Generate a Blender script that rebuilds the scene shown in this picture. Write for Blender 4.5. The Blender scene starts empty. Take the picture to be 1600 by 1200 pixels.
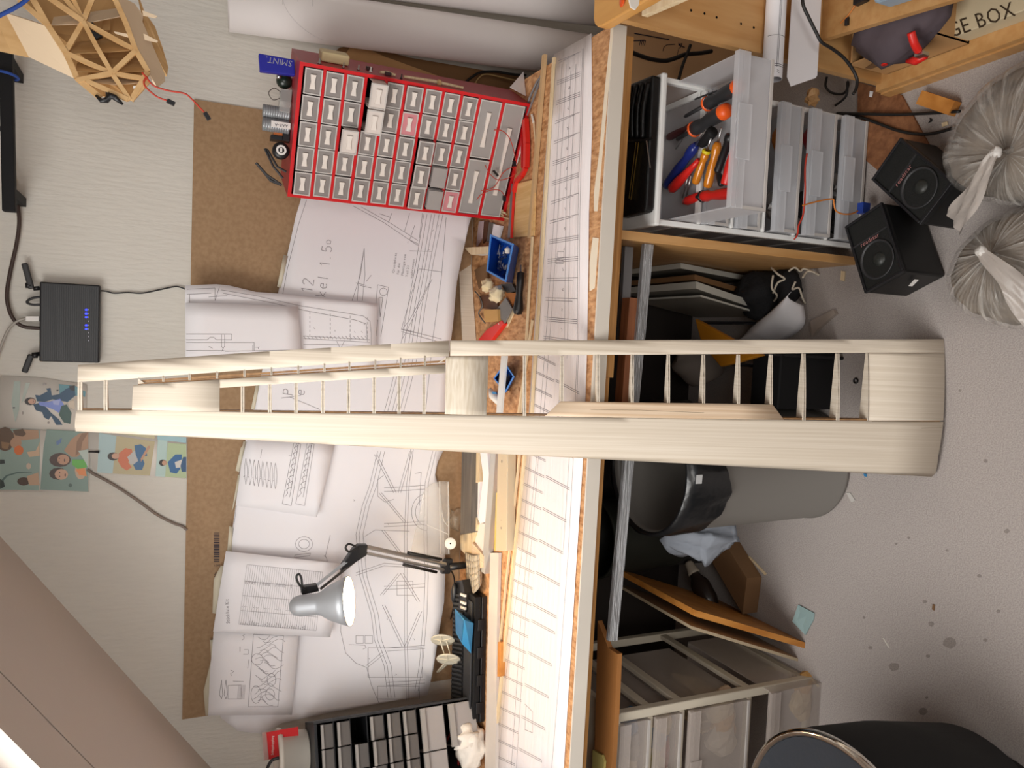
import bpy, bmesh, math, random
from mathutils import Vector as V, Matrix
random.seed(7)
sc = bpy.context.scene
# ---------------------------------------------------------------- camera
CAM = V((0, -2.10, 1.564))
_p, _y, _r = math.radians(24.3), math.radians(3.5), math.radians(1.0)
FW = V((-math.sin(_y) * math.cos(_p), math.cos(_y) * math.cos(_p), -math.sin(_p)))
_r0 = FW.cross(V((0, 0, 1))).normalized(); _u0 = _r0.cross(FW)
RT = _r0 * math.cos(_r) + _u0 * math.sin(_r); UP = _u0 * math.cos(_r) - _r0 * math.sin(_r)
cd = bpy.data.cameras.new('camera'); cam = bpy.data.objects.new('camera', cd); sc.collection.objects.link(cam)
cd.sensor_width = 36; cd.lens = 27; cd.clip_start = .02
# the phone was turned on its side: the picture's right is the room's down
cam.matrix_world = Matrix(((-UP.x, RT.x, -FW.x, CAM.x), (-UP.y, RT.y, -FW.y, CAM.y), (-UP.z, RT.z, -FW.z, CAM.z), (0, 0, 0, 1)))
sc.camera = cam
# ---------------------------------------------------------------- light
sc.view_settings.view_transform = 'Standard'; sc.view_settings.look = 'None'
sc.view_settings.gamma = 1; sc.view_settings.use_curve_mapping = False
sc.view_settings.exposure = 0.0
w = bpy.data.worlds.new('sky'); sc.world = w; w.use_nodes = True
bg = w.node_tree.nodes['Background']; bg.inputs[0].default_value = (.86, .92, 1, 1); bg.inputs[1].default_value = 0.32
def area(name, loc, target, sx, sy, power, col):
    l = bpy.data.lights.new(name, 'AREA'); l.shape = 'RECTANGLE'; l.size = sx; l.size_y = sy; l.energy = power; l.color = col
    o = bpy.data.objects.new(name, l); sc.collection.objects.link(o); o.location = loc
    o.rotation_euler = (V(target) - V(loc)).to_track_quat('-Z', 'Y').to_euler(); return o
area('roof_window_daylight', (-.98, -1.42, 2.12), (.25, -.60, .70), 1.0, 1.2, 40, (1, .97, .93))
area('rear_fill_light', (-.30, -3.5, 1.80), (-.05, -.9, .35), 1.3, 1.0, 30, (1, .96, .91))  # added fill light from behind the camera; no window is built there
# ---------------------------------------------------------------- pixel geometry
def ray(x, y): return FW + RT * ((600 - y) / 1200) - UP * ((x - 800) / 1200)
def axis_hit(x, y, i, v):
    d = ray(x, y); return CAM + d * ((v - CAM[i]) / d[i])
def Yp(x, y, Y): return axis_hit(x, y, 1, Y)
def Wp(x, y, o=0): return axis_hit(x, y, 1, -o)
def Zp(x, y, z=.76): return axis_hit(x, y, 2, z)
def Xp(x, y, X): return axis_hit(x, y, 0, X)
def plane_hit(x, y, p, n):
    d = ray(x, y); return CAM + d * ((p - CAM).dot(n) / d.dot(n))
# ---------------------------------------------------------------- materials
def C(h):
    h = h.lstrip('#'); c = [int(h[i:i + 2], 16) / 255 for i in (0, 2, 4)]
    return tuple(x / 12.92 if x <= .04045 else ((x + .055) / 1.055) ** 2.4 for x in c) + (1,)
def mat(name, col, rough=.55, metal=0, var=.0, scale=8, stretch=(1, 1, 1), bump=0, bscale=None, alpha=1, emit=0, spec=.5, coat=0, col2=None, trans=0, detail=3, lo=.35, hi=.65, bstretch=None):
    m = bpy.data.materials.new(name); m.use_nodes = True; nt = m.node_tree; b = nt.nodes['Principled BSDF']; L = nt.links.new
    c = C(col); b.inputs['Base Color'].default_value = c; b.inputs['Roughness'].default_value = rough; b.inputs['Metallic'].default_value = metal
    b.inputs['Specular IOR Level'].default_value = spec; b.inputs['Coat Weight'].default_value = coat; b.inputs['Alpha'].default_value = alpha
    b.inputs['Transmission Weight'].default_value = trans
    if emit: b.inputs['Emission Color'].default_value = c; b.inputs['Emission Strength'].default_value = emit
    if var or col2 or bump:
        tc = nt.nodes.new('ShaderNodeTexCoord'); mp = nt.nodes.new('ShaderNodeMapping'); mp.inputs['Scale'].default_value = stretch
        L(tc.outputs['Object'], mp.inputs[0]); nz = nt.nodes.new('ShaderNodeTexNoise'); nz.inputs['Scale'].default_value = scale; nz.inputs['Detail'].default_value = detail
        L(mp.outputs[0], nz.inputs['Vector'])
        if var or col2:
            r = nt.nodes.new('ShaderNodeValToRGB'); L(nz.outputs[0], r.inputs[0])
            e = r.color_ramp.elements; e[0].position = lo; e[1].position = hi
            k = 1 - var
            e[0].color = C(col2) if col2 else (c[0] * k, c[1] * k, c[2] * k, 1); e[1].color = c
            L(r.outputs[0], b.inputs['Base Color'])
        if bump:
            n2 = nz
            if bscale:
                mp2 = nt.nodes.new('ShaderNodeMapping'); mp2.inputs['Scale'].default_value = bstretch or stretch; L(tc.outputs['Object'], mp2.inputs[0])
                n2 = nt.nodes.new('ShaderNodeTexNoise'); n2.inputs['Scale'].default_value = bscale; n2.inputs['Detail'].default_value = 4; L(mp2.outputs[0], n2.inputs['Vector'])
            bp = nt.nodes.new('ShaderNodeBump'); bp.inputs['Strength'].default_value = bump; bp.inputs['Distance'].default_value = .01
            L(n2.outputs[0], bp.inputs['Height']); L(bp.outputs[0], b.inputs['Normal'])
    return m
wallp = mat('wallpaper', '#d9d5cc', .8, bump=.2, scale=42, stretch=(3, 3, .55), var=.03)
plaster = mat('plaster', '#cbc0b7', .8, var=.03, scale=3)
carpet = mat('carpet', '#b2aaa5', .95, col2='#a29a97', scale=330, bump=.25, detail=2, spec=.1, lo=.4, hi=.6)
hard = mat('hardboard', '#a98b6a', .6, col2='#9d7f5f', scale=90, spec=.3)
osb = mat('osb', '#d3a274', .6, col2='#a06c40', scale=42, stretch=(2.2, 1, 1), bump=.3, detail=5, lo=.32, hi=.62)
balsa = mat('balsa', '#e2d7c7', .6, col2='#d0c2ae', scale=40, stretch=(7, .05, .06), detail=4, lo=.25, hi=.7, spec=.3)
balsa2 = mat('balsa_rose', '#e2ccb2', .6, col2='#cfb293', scale=40, stretch=(6, .05, .06), detail=4, spec=.3)
balsax = mat('balsa_chordwise', '#e2d8c8', .6, col2='#cdbfa9', scale=40, stretch=(.08, 5, 5), detail=4, spec=.3)
spruce = mat('spruce', '#a07a50', .6, col2='#87623c', scale=20, stretch=(.3, 4, 4))
pale = mat('pale_wood', '#e6d2b0', .6, col2='#d6bd95', scale=24, stretch=(.4, 5, 5), spec=.3)
pine = mat('pine', '#c08d52', .5, col2='#9b6831', scale=14, stretch=(.25, 9, 9), detail=4)
pined = mat('pine_dark', '#8a5a34', .5, col2='#6d4324', scale=14, stretch=(.25, 9, 9))
beech = mat('beech', '#c99c66', .45, col2='#bd8c55', scale=12, stretch=(4, 4, .5), detail=4)
ply = mat('plywood', '#cfa574', .55, col2='#b98b58', scale=9, stretch=(3, 3, .5))
orange = mat('varnished_board', '#cf8e45', .5, col2='#b97732', scale=10, stretch=(3, 3, .6))
card = mat('cardboard', '#bd9261', .8, var=.12, scale=7)
cardd = mat('cardboard_dark', '#7d5c3c', .8, var=.12, scale=7)
paper = mat('paper', '#efedf0', .75, spec=.2)
paperg = mat('bench_plan_paper', '#eee6e6', .45, coat=.25, bump=.25, scale=14, stretch=(.3, 5, 1), spec=.3)
ink = mat('ink', '#8a8488', .9, spec=0); inkd = mat('dark_ink', '#45414a', .9, spec=0)
tape = mat('masking_tape', '#ddd6c0', .6, alpha=.9)
white = mat('white_plastic', '#e8e8e6', .4); cream = mat('cream_plastic', '#d3cab8', .45); whitep = mat('white_paint', '#e6e2da', .5)
frost = mat('frosted_plastic', '#dfe1e6', .35, alpha=.42, spec=.5); frostg = mat('smoky_plastic', '#b9b3b0', .3, alpha=.62, spec=.6)
frostd = mat('smoky_plastic_dark', '#938c89', .28, alpha=.9); rimc = mat('clear_rim', '#c4bfbb', .3, alpha=.95); grip = mat('drawer_grip', '#e2d9d1', .35)
pinkd = mat('pink_filled_plastic', '#d98f95', .3, alpha=.85)
film = mat('clear_film', '#f2eee6', .15, alpha=.25, spec=.8, bump=.3, scale=20); filmw = mat('film_seam', '#f4efe6', .25, alpha=.7)
red = mat('red_steel', '#c8161d', .35); redd = mat('red_side', '#a33238', .45); redp = mat('red_plastic', '#d8261f', .35); redk = mat('red_card', '#cf2024', .5)
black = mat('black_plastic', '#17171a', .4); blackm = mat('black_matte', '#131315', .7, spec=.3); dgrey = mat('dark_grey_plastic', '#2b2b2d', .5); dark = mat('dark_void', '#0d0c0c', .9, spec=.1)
rubber = mat('cable_black', '#161413', .5); brownc = mat('cable_brown', '#3c2c26', .5); greyc = mat('cable_grey', '#a8a39b', .5); wallc = mat('cable_taupe', '#83766d', .6)
redw = mat('red_wire', '#b8341f', .5); orw = mat('orange_wire', '#cf7a2c', .5)
steel = mat('steel', '#c4c4c4', .3, 1); alu = mat('aluminium', '#b9babd', .38, .9); alud = mat('aluminium_dark', '#8d8d90', .4, .6); chrome = mat('chrome', '#e0dcd6', .12, 1); silver = mat('silver_paint', '#b7bbc0', .35, .55)
blue = mat('blue_plastic', '#1757b8', .4); blued = mat('blue_plastic_edge', '#3f86d8', .4); bluel = mat('dusty_blue_plastic', '#2f7db0', .5); navy = mat('navy_foil', '#2a2c9a', .25); bluet = mat('blue_twine', '#274a9a', .8)
orangep = mat('orange_plastic', '#ef5f1d', .4); amber = mat('amber_plastic', '#c9791a', .2, spec=.7); yellow = mat('yellow_plastic', '#d8c41c', .4); mustard = mat('mustard_plastic', '#b8791a', .5); navyp = mat('navy_plastic', '#1c2a72', .25)
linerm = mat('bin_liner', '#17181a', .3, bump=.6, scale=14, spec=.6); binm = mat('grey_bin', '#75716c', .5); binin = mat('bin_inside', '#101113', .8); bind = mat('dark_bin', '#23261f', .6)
cloth = mat('grey_cloth', '#9298a2', .9, bump=.3, scale=30); bagc = mat('black_bag', '#17171a', .9, bump=.5, scale=40); duff = mat('duffel', '#51464c', .85, bump=.4, scale=14)
tissue = mat('tissue', '#efe6da', .85, bump=.3, scale=60); cork = mat('cork_board', '#8f5f3c', .8, col2='#74482b', scale=60, bump=.3)
leather = mat('leather', '#0e0e0e', .42, bump=.25, scale=40, spec=.4); vinyl = mat('seat_vinyl', '#2c3036', .3, bump=.1, scale=60)
bagin = mat('dust_filling', '#7d6f60', .9, col2='#54493e', scale=22, detail=5); bagout = mat('clear_bag', '#d6d0c8', .14, alpha=.34, spec=1.0, coat=.8, bump=.5, scale=16)
knotm = mat('bag_knot', '#e8e4df', .25, alpha=.8); bagtail = mat('bag_tail', '#bdb4ad', .3, alpha=.75)
darkw = mat('dark_wood', '#6e675f', .6, col2='#55504b', scale=16, stretch=(.4, 6, 6)); wenge = mat('dark_hardboard', '#5b3a26', .5)
rustm = mat('tan_block', '#c79a5c', .7); gritm = mat('grey_abrasive', '#7d7a78', .9); cyanp = mat('cyan_paper', '#8ea6a6', .8)
bulbm = mat('lamp_bulb', '#ffd9a0', .5, emit=130); led = mat('blue_led', '#2433ff', .4, emit=4); lcdw = mat('white_label', '#e9e6e2', .5); lettg = mat('letter_grey', '#9b9aa8', .5); lettr = mat('letter_red', '#b07a78', .5); lettk = mat('letter_black', '#3a2c1c', .7)
coni = mat('speaker_cone', '#262825', .45); grille = mat('speaker_grille', '#121413', .5, bump=.12, scale=300)
panelw = mat('window_frame_white', '#e9e7e3', .4)
# ---------------------------------------------------------------- mesh builder
ORI = {}
class M:
    def __init__(s): s.v = []; s.f = []; s.mi = []
    def add(s, vs, fs, m=0):
        n = len(s.v); s.v += [V(p) for p in vs]; s.f += [tuple(i + n for i in f) for f in fs]; s.mi += [m] * len(fs); return s
    def obox(s, o, a, b, c, m=0):      # corner o and three edge vectors
        o, a, b, c = V(o), V(a), V(b), V(c)
        if a.cross(b).dot(c) < 0: a, b = b, a
        return s.add([o, o + a, o + a + b, o + b, o + c, o + a + c, o + a + b + c, o + b + c], [(3, 2, 1, 0), (4, 5, 6, 7), (0, 1, 5, 4), (1, 2, 6, 5), (2, 3, 7, 6), (3, 0, 4, 7)], m)
    def box(s, x0, x1, y0, y1, z0, z1, m=0): return s.obox((x0, y0, z0), (x1 - x0, 0, 0), (0, y1 - y0, 0), (0, 0, z1 - z0), m)
    def bar(s, p, q, w, h, up=(0, 0, 1), m=0):   # bar of width w and height h, its axis from p to q
        p, q = V(p), V(q); d = q - p; sd = d.cross(V(up)).normalized(); u = sd.cross(d).normalized()
        return s.obox(p - sd * w / 2 - u * h / 2, d, sd * w, u * h, m)
    def prism(s, pts, vec, m=0):
        pts = [V(p) for p in pts]; vec = V(vec); n = len(pts); nn = sum(((pts[i] - pts[0]).cross(pts[i + 1] - pts[0]) for i in range(1, n - 1)), V((0, 0, 0)))
        if nn.dot(vec) < 0: pts.reverse()
        return s.add(pts + [p + vec for p in pts], [tuple(range(n - 1, -1, -1)), tuple(range(n, 2 * n))] + [(i, (i + 1) % n, n + (i + 1) % n, n + i) for i in range(n)], m)
    def tube(s, pts, r, n=8, m=0, caps=True):
        pts = [V(p) for p in pts]; k = len(pts); rs = r if isinstance(r, (list, tuple)) else [r] * k
        vs = []; fs = []; ref = None
        for i, p in enumerate(pts):
            t = (pts[min(i + 1, k - 1)] - pts[max(i - 1, 0)]).normalized()
            if ref is None: ref = t.orthogonal().normalized()
            ref = (ref - t * ref.dot(t)).normalized(); b = t.cross(ref)
            vs += [p + (ref * math.cos(a * 2 * math.pi / n) + b * math.sin(a * 2 * math.pi / n)) * rs[i] for a in range(n)]
        for i in range(k - 1):
            fs += [(i * n + a, i * n + (a + 1) % n, (i + 1) * n + (a + 1) % n, (i + 1) * n + a) for a in range(n)]
        if caps: fs += [tuple(range(n - 1, -1, -1)), tuple(range((k - 1) * n, k * n))]
        return s.add(vs, fs, m)
    def lathe(s, o, ax, prof, n=24, m=0, sx=1, sy=1, ref=None, caps=False):    # prof: (radius, height along ax)
        o, ax = V(o), V(ax).normalized(); a = (V(ref) - ax * V(ref).dot(ax)).normalized() if ref else ax.orthogonal().normalized(); b = ax.cross(a); vs = []; fs = []
        for r, h in prof: vs += [o + ax * h + (a * math.cos(t * 2 * math.pi / n) * sx + b * math.sin(t * 2 * math.pi / n) * sy) * r for t in range(n)]
        for i in range(len(prof) - 1): fs += [(i * n + t, i * n + (t + 1) % n, (i + 1) * n + (t + 1) % n, (i + 1) * n + t) for t in range(n)]
        if caps: fs += [tuple(range(n - 1, -1, -1)), tuple(range((len(prof) - 1) * n, len(prof) * n))]
        return s.add(vs, fs, m)
    def ball(s, o, rx, ry, rz, n=12, k=8, m=0, fn=None):
        o = V(o); vs = []; fs = []
        for i in range(k + 1):
            th = math.pi * i / k
            for a in range(n):
                ph = 2 * math.pi * a / n; d = V((math.sin(th) * math.cos(ph), math.sin(th) * math.sin(ph), math.cos(th))); g = fn(d) if fn else 1
                vs.append(o + V((d.x * rx, d.y * ry, d.z * rz)) * g)
        for i in range(k): fs += [(i * n + a, (i + 1) * n + a, (i + 1) * n + (a + 1) % n, i * n + (a + 1) % n) for a in range(n)]
        return s.add(vs, fs, m)
    def line(s, pts, wd, nrm, m=0):    # flat printed line on a surface
        for p, q in zip(pts, pts[1:]):
            d = q - p
            if d.length < 1e-6: continue
            sd = d.cross(nrm).normalized() * wd / 2; s.add([p - sd, q - sd, q + sd, p + sd], [(0, 1, 2, 3)], m)
        return s
    def build(s, name, mats, parent=None, smooth=False, bevel=0, solid=0, loc=None, seg=2):
        if not isinstance(mats, (list, tuple)): mats = [mats]
        me = bpy.data.meshes.new(name)
        if parent is not None: o0 = ORI[parent.name]
        else:
            xs = [p.x for p in s.v]; ys = [p.y for p in s.v]; o0 = V(((min(xs) + max(xs)) / 2, (min(ys) + max(ys)) / 2, min(p.z for p in s.v))) if loc is None else V(loc)
        me.from_pydata([p - o0 for p in s.v], [], s.f); me.polygons.foreach_set('material_index', s.mi)
        for m in mats: me.materials.append(m)
        if smooth: me.polygons.foreach_set('use_smooth', [True] * len(me.polygons))
        me.update(); o = bpy.data.objects.new(name, me); sc.collection.objects.link(o); ORI[o.name] = o0
        if parent is not None: o.parent = parent
        else: o.location = o0
        if bevel:
            b = o.modifiers.new('bevel', 'BEVEL'); b.width = bevel; b.segments = seg; b.limit_method = 'ANGLE'
        if solid:
            b = o.modifiers.new('thickness', 'SOLIDIFY'); b.thickness = solid; b.offset = -1
        return o
def tag(o, label, cat, group=None):
    o['label'] = label; o['category'] = cat
    if group: o['group'] = group
    return o
def pleats(name, knot):     # clear film gathered into radial pleats at the knot
    m = bpy.data.materials.new(name); m.use_nodes = True; nt = m.node_tree; N = nt.nodes.new; L = nt.links.new; b = nt.nodes['Principled BSDF']
    tc = N('ShaderNodeTexCoord'); sb = N('ShaderNodeVectorMath'); sb.operation = 'SUBTRACT'; sb.inputs[1].default_value = knot; L(tc.outputs['Object'], sb.inputs[0])
    gr = N('ShaderNodeTexGradient'); gr.gradient_type = 'RADIAL'; L(sb.outputs[0], gr.inputs[0]); ln = N('ShaderNodeVectorMath'); ln.operation = 'LENGTH'; L(sb.outputs[0], ln.inputs[0])
    cb = N('ShaderNodeCombineXYZ'); mu = N('ShaderNodeMath'); mu.operation = 'MULTIPLY'; mu.inputs[1].default_value = 42; L(gr.outputs['Fac'], mu.inputs[0]); L(mu.outputs[0], cb.inputs[0]); m2 = N('ShaderNodeMath'); m2.operation = 'MULTIPLY'; m2.inputs[1].default_value = 9; L(ln.outputs['Value'], m2.inputs[0]); L(m2.outputs[0], cb.inputs[1])
    nz = N('ShaderNodeTexNoise'); nz.inputs['Scale'].default_value = 1; nz.inputs['Detail'].default_value = 4; L(cb.outputs[0], nz.inputs['Vector'])
    r = N('ShaderNodeValToRGB'); L(nz.outputs[0], r.inputs[0]); e = r.color_ramp.elements; e[0].position = .5; e[1].position = .75; e[0].color = (.22, .22, .22, 1); e[1].color = (.8, .8, .8, 1); L(r.outputs[0], b.inputs['Alpha'])
    bp = N('ShaderNodeBump'); bp.inputs['Strength'].default_value = 1; bp.inputs['Distance'].default_value = .02; L(nz.outputs[0], bp.inputs['Height']); L(bp.outputs[0], b.inputs['Normal'])
    b.inputs['Base Color'].default_value = C('#d9d4cd'); b.inputs['Roughness'].default_value = .16; b.inputs['Specular IOR Level'].default_value = 1; b.inputs['Coat Weight'].default_value = .7; return m
def thing(name, label, cat, loc, group=None):
    o = bpy.data.objects.new(name, None); sc.collection.objects.link(o); o.location = loc; ORI[o.name] = V(loc); o.empty_display_size = .03
    return tag(o, label, cat, group)
def struct(o): o['kind'] = 'structure'; return o
def stuff(o): o['kind'] = 'stuff'; return o
KIDS = {}
def dup(o, parent=None):
    c = o.copy(); sc.collection.objects.link(c)
    if parent is not None: c.parent = parent
    for ch in o.children: dup(ch, c)
    return c
def smooth_path(pts, k=6):
    pts = [V(p) for p in pts]; out = []
    for i in range(len(pts) - 1):
        a, b, c, d = pts[max(i - 1, 0)], pts[i], pts[i + 1], pts[min(i + 2, len(pts) - 1)]
        for j in range(k):
            t = j / k; out.append(.5 * ((2 * b) + (c - a) * t + (2 * a - 5 * b + 4 * c - d) * t * t + (3 * b - a - 3 * c + d) * t ** 3))
    return out + [pts[-1]]
# sheet: a 2-D outline cut by a grid, bent by fn(a, b) -> world point
def sheet(m, poly, fn, step=.03, mi=0, step2=None):
    bm = bmesh.new(); bm.faces.new([bm.verts.new((a, b, 0)) for a, b in poly])
    for ax, st in ((0, step), (1, step2 or step)):
        lo = min(p[ax] for p in poly); hi = max(p[ax] for p in poly); n = min(int((hi - lo) / st), 160)
        for i in range(1, n + 1):
            co = [0, 0, 0]; no = [0, 0, 0]; co[ax] = lo + (hi - lo) * i / (n + 1); no[ax] = 1
            bmesh.ops.bisect_plane(bm, geom=bm.verts[:] + bm.edges[:] + bm.faces[:], plane_co=co, plane_no=no)
    bmesh.ops.triangulate(bm, faces=[f for f in bm.faces if len(f.verts) > 4])
    bm.verts.index_update(); m.add([fn(v.co.x, v.co.y) for v in bm.verts], [tuple(v.index for v in f.verts) for f in bm.faces], mi); bm.free(); return m
# surfaces hung on the back wall: Y = -g(X, Z)
class Hung:
    def __init__(s, g): s.g = g if callable(g) else (lambda x, z: g)
    def at(s, x, y, lift=0):
        Y = -s.g(0, 1)
        for _ in range(6):
            p = Yp(x, y, Y); Y = -s.g(p.x, p.z)
        return V((p.x, Y - lift, p.z))
    def pt(s, a, b): return V((a, -s.g(a, b), b))
    nrm = V((0, -1, 0))
class Flat:
    def __init__(s, z): s.z = z
    def at(s, x, y, lift=0): return Zp(x, y, s.z + lift)
    def pt(s, a, b): return V((a, b, s.z))
    nrm = V((0, 0, 1))
class Plane:
    def __init__(s, p, n): s.p = V(p); s.nrm = V(n).normalized()
    def at(s, x, y, lift=0): return plane_hit(x, y, s.p + s.nrm * lift, s.nrm)
def dense(pts, st=12):
    out = [pts[0]]
    for a, b in zip(pts, pts[1:]):
        n = max(1, int(math.dist(a, b) / st)); out += [(a[0] + (b[0] - a[0]) * i / n, a[1] + (b[1] - a[1]) * i / n) for i in range(1, n + 1)]
    return out
def draw(m, surf, pts, wd=.0011, mi=0, st=12, lift=.0007):
    return m.line([surf.at(x, y, lift) for x, y in dense(pts, st)], wd, surf.nrm, mi)
# letters: glyphs of the built-in font, and a single-stroke set for drawing lettering
GL = {}
def make_glyphs(chars):
    obs = []
    for ch in chars:
        cu = bpy.data.curves.new('glyph', 'FONT'); cu.body = ch; cu.resolution_u = 2; o = bpy.data.objects.new('glyph', cu); sc.collection.objects.link(o); obs.append((ch, o))
    bpy.context.view_layer.update(); dg = bpy.context.evaluated_depsgraph_get()
    for ch, o in obs:
        me = o.evaluated_get(dg).to_mesh(); vs = [(v.co.x, v.co.y) for v in me.vertices]; fs = [tuple(p.vertices) for p in me.polygons]
        GL[ch] = (vs, fs, max([v[0] for v in vs] + [.2]) + .07); cu = o.data; bpy.data.objects.remove(o); bpy.data.curves.remove(cu)
make_glyphs(sorted(set('StücklisteKitGrundplattefürdieMontagevonTeil23ausbrennenSMINT.SchleppkupplungAAR-ABRCroadstarGEBOXPUREKAO2 RESTWK5:0147')))
def letters(m, surf, s, x, y, size, dr=(0, -1), mi=0, lift=.0009, sx=1):   # pen starts at picture point (x, y), dr = reading direction in the picture
    ux, uy = dr[1], -dr[0]; pen = 0
    for ch in s:
        if ch == ' ': pen += .3; continue
        vs, fs, adv = GL[ch]
        pts = [surf.at(x + size * ((pen + a) * dr[0] * sx + b * ux), y + size * ((pen + a) * dr[1] * sx + b * uy), lift) for a, b in vs]
        m.add(pts, fs, mi); pen += adv
    return m
STK = {'1': [[(.2, .8), (.4, 1), (.4, 0)]], '2': [[(0, .8), (.1, .95), (.3, 1), (.5, .9), (.5, .7), (0, 0), (.55, 0)]], '5': [[(.5, 1), (.08, 1), (.02, .55), (.3, .62), (.52, .45), (.5, .15), (.28, 0), (0, .1)]], '.': [[(.2, 0), (.25, .05)]],
       'o': [[(.3, .6), (.1, .7), (.1, .9), (.3, 1), (.5, .9), (.5, .7), (.3, .6)]], 'k': [[(.05, 1), (.05, 0)], [(.45, .6), (.05, .25), (.5, 0)]], 'e': [[(.05, .35), (.5, .35), (.45, .6), (.2, .62), (.03, .4), (.1, .05), (.35, 0), (.5, .1)]], 'l': [[(.25, 1), (.25, 0)]],
       'P': [[(.05, 0), (.05, 1), (.45, 1), (.55, .8), (.45, .55), (.05, .5)]], '0': [[(.3, 0), (.05, .2), (.05, .8), (.3, 1), (.55, .8), (.55, .2), (.3, 0)]]}
def strokes(m, surf, s, x, y, size, dr=(0, -1), wd=.0014, mi=0):
    ux, uy = dr[1], -dr[0]; pen = 0
    for ch in s:
        for st in STK.get(ch, []):
            draw(m, surf, [(x + size * ((pen + a) * dr[0] + b * ux), y + size * ((pen + a) * dr[1] + b * uy)) for a, b in st], wd, mi)
        pen += .8 if ch != ' ' else .5
    return m
def scribble(m, surf, x, y, size, n, dr=(0, -1), wd=.0009, mi=0):   # a word too small to read
    ux, uy = dr[1], -dr[0]; pts = []
    for i in range(n * 3):
        a = i * .3; b = random.random(); pts.append((x + size * (a * dr[0] + b * ux), y + size * (a * dr[1] + b * uy)))
    return draw(m, surf, pts, wd, mi, 30)
def px_sheet(name, poly, surf, mt, parent=None, step=.04, solid=.0006, curve=True):   # paper whose outline is given as picture points
    m = M(); P = [surf.at(x, y) for x, y in poly]
    if isinstance(surf, Hung): sheet(m, [(p.x, p.z) for p in P], surf.pt, step)
    elif isinstance(surf, Flat): sheet(m, [(p.x, p.y) for p in P], surf.pt, step)
    else: m.add(P, [tuple(range(len(P)))])
    # face towards the viewer
    n = V((0, 0, 0))
    for f in m.f[:8]: n += (m.v[f[1]] - m.v[f[0]]).cross(m.v[f[2]] - m.v[f[0]])
    if n.dot(surf.nrm) < 0: m.f = [tuple(reversed(f)) for f in m.f]
    return m.build(name, mt, parent, smooth=True, solid=solid)
def flat_piece(name, label, cat, poly, z, th, mt, group=None, bevel=0):   # a flat piece lying on z, its top outline given as picture points
    m = M().prism([Zp(x, y, z + th) for x, y in poly], (0, 0, -th)); return tag(m.build(name, mt, bevel=bevel), label, cat, group)
# ================================================================ the room
struct(M().box(-2.4, 2.2, -4.6, .1, -.1, 0).build('floor', carpet))
wb = struct(M().box(-2.4, 2.2, 0, .1, 0, 2.6).build('wall_back', wallp))
struct(M().box(2.1, 2.2, -4.6, 0, 0, 2.6).build('wall_right', plaster))
struct(M().box(-2.4, -2.3, -4.6, 0, 0, .62).build('wall_left', plaster))
SP = V((-.506, 0, 1.91)); SD = V((-.8094, 0, -.5872)); SN = V((.5872, 0, -.8094))
def slope(m, s0, s1, y0, y1, t0=0, t1=.1, mi=0): return m.obox(SP + SD * s0 - SN * t0 + V((0, y0, 0)), SD * (s1 - s0), (0, y1 - y0, 0), -SN * (t1 - t0), mi)
cm = M(); slope(cm, -.85, 2.25, -4.6, -1.95); slope(cm, -.85, -.35, -1.95, -.669); slope(cm, 1.0, 2.25, -1.95, -.669)
cm.box(.18, 2.2, -4.6, 0, 2.4, 2.5); ceil = struct(cm.build('ceiling', plaster))
for y0, y1 in ((-.5165, 0), (-.669, -.5215)): slope(M(), -.85, 2.25, y0, y1).build('ceiling_panel', plaster, ceil)
win = M(); slope(win, -.35, 1.0, -.70, -.669, .05, .1); slope(win, -.35, 1.0, -1.95, -1.91, .05, .1); slope(win, -.35, -.31, -1.91, -.70, .05, .1); slope(win, .96, 1.0, -1.91, -.70, .05, .1)
win = struct(win.build('window_1', panelw)); slope(M(), -.31, .96, -1.91, -.70, .07, .075).build('pane', mat('window_glass', '#ffffff', .02, alpha=.06), win)
# ================================================================ hardboard sheet on the wall with its printed label
hb = M().box(-1.012, .563, -.004, -.0004, .762, 1.51).build('hardboard_panel', hard); tag(hb, 'large brown hardboard sheet fixed to the white wall behind the drawings', 'board')
HS = Hung(.0041); m = M()
for i in range(26):
    x = 832 + i * 1.8 + (i % 3) * .4; m.line([HS.at(334, x, .0006), HS.at(343, x, .0006)], .0012 + .0012 * (i % 2), HS.nrm)
for i in range(5): scribble(m, HS, 336 + i * 2, 885, 2, 2, wd=.0006)
scribble(m, HS, 338, 925, 4, 9); m.build('printed_barcode', inkd, hb)
# ================================================================ drawings pinned to it
def gbig(x, z):
    g = .022 + .006 * math.sin(5 * x + 1.2) + .008 * math.sin(7 * (x * .8 + z) + .5)
    return g + .04 * max(0, (1.0 - z) / .25) ** 1.5 * (.5 + .5 * math.sin(6 * x + 1)) + .03 * max(0, min(1, (x - .1) / .3)) * max(0, min(1, (1.1 - z) / .25))
BIG = Hung(gbig)
big = px_sheet('pinned_plan', [(482, 200), (470, 312), (462, 338), (449, 398), (437, 447), (430, 475), (418, 540), (406, 595), (390, 670), (378, 705), (367, 800), (358, 862), (352, 960), (344, 1040), (340, 1100), (345, 1122), (372, 1142), (408, 1147), (440, 1130), (520, 1112), (600, 1098), (668, 1086), (676, 1050), (685, 995), (694, 940), (696, 880), (693, 810), (688, 770), (680, 742), (684, 722), (695, 700), (700, 660), (701, 560), (708, 505), (714, 440), (722, 400), (733, 350), (744, 318), (752, 240), (746, 200)], BIG, paper, None, .045, .0005)
tag(big, 'very wide white construction drawing taped along the hardboard sheet, lower edge curling out', 'drawing')
m = M(); md = M()
D = lambda *p, wd=.0011: draw(m, BIG, list(p), wd)
D((479, 312), (466, 352), (449, 420), (440, 470)); D((378, 706), (368, 800), (360, 862)); D((500, 700), (497, 750), (494, 800))
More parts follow.
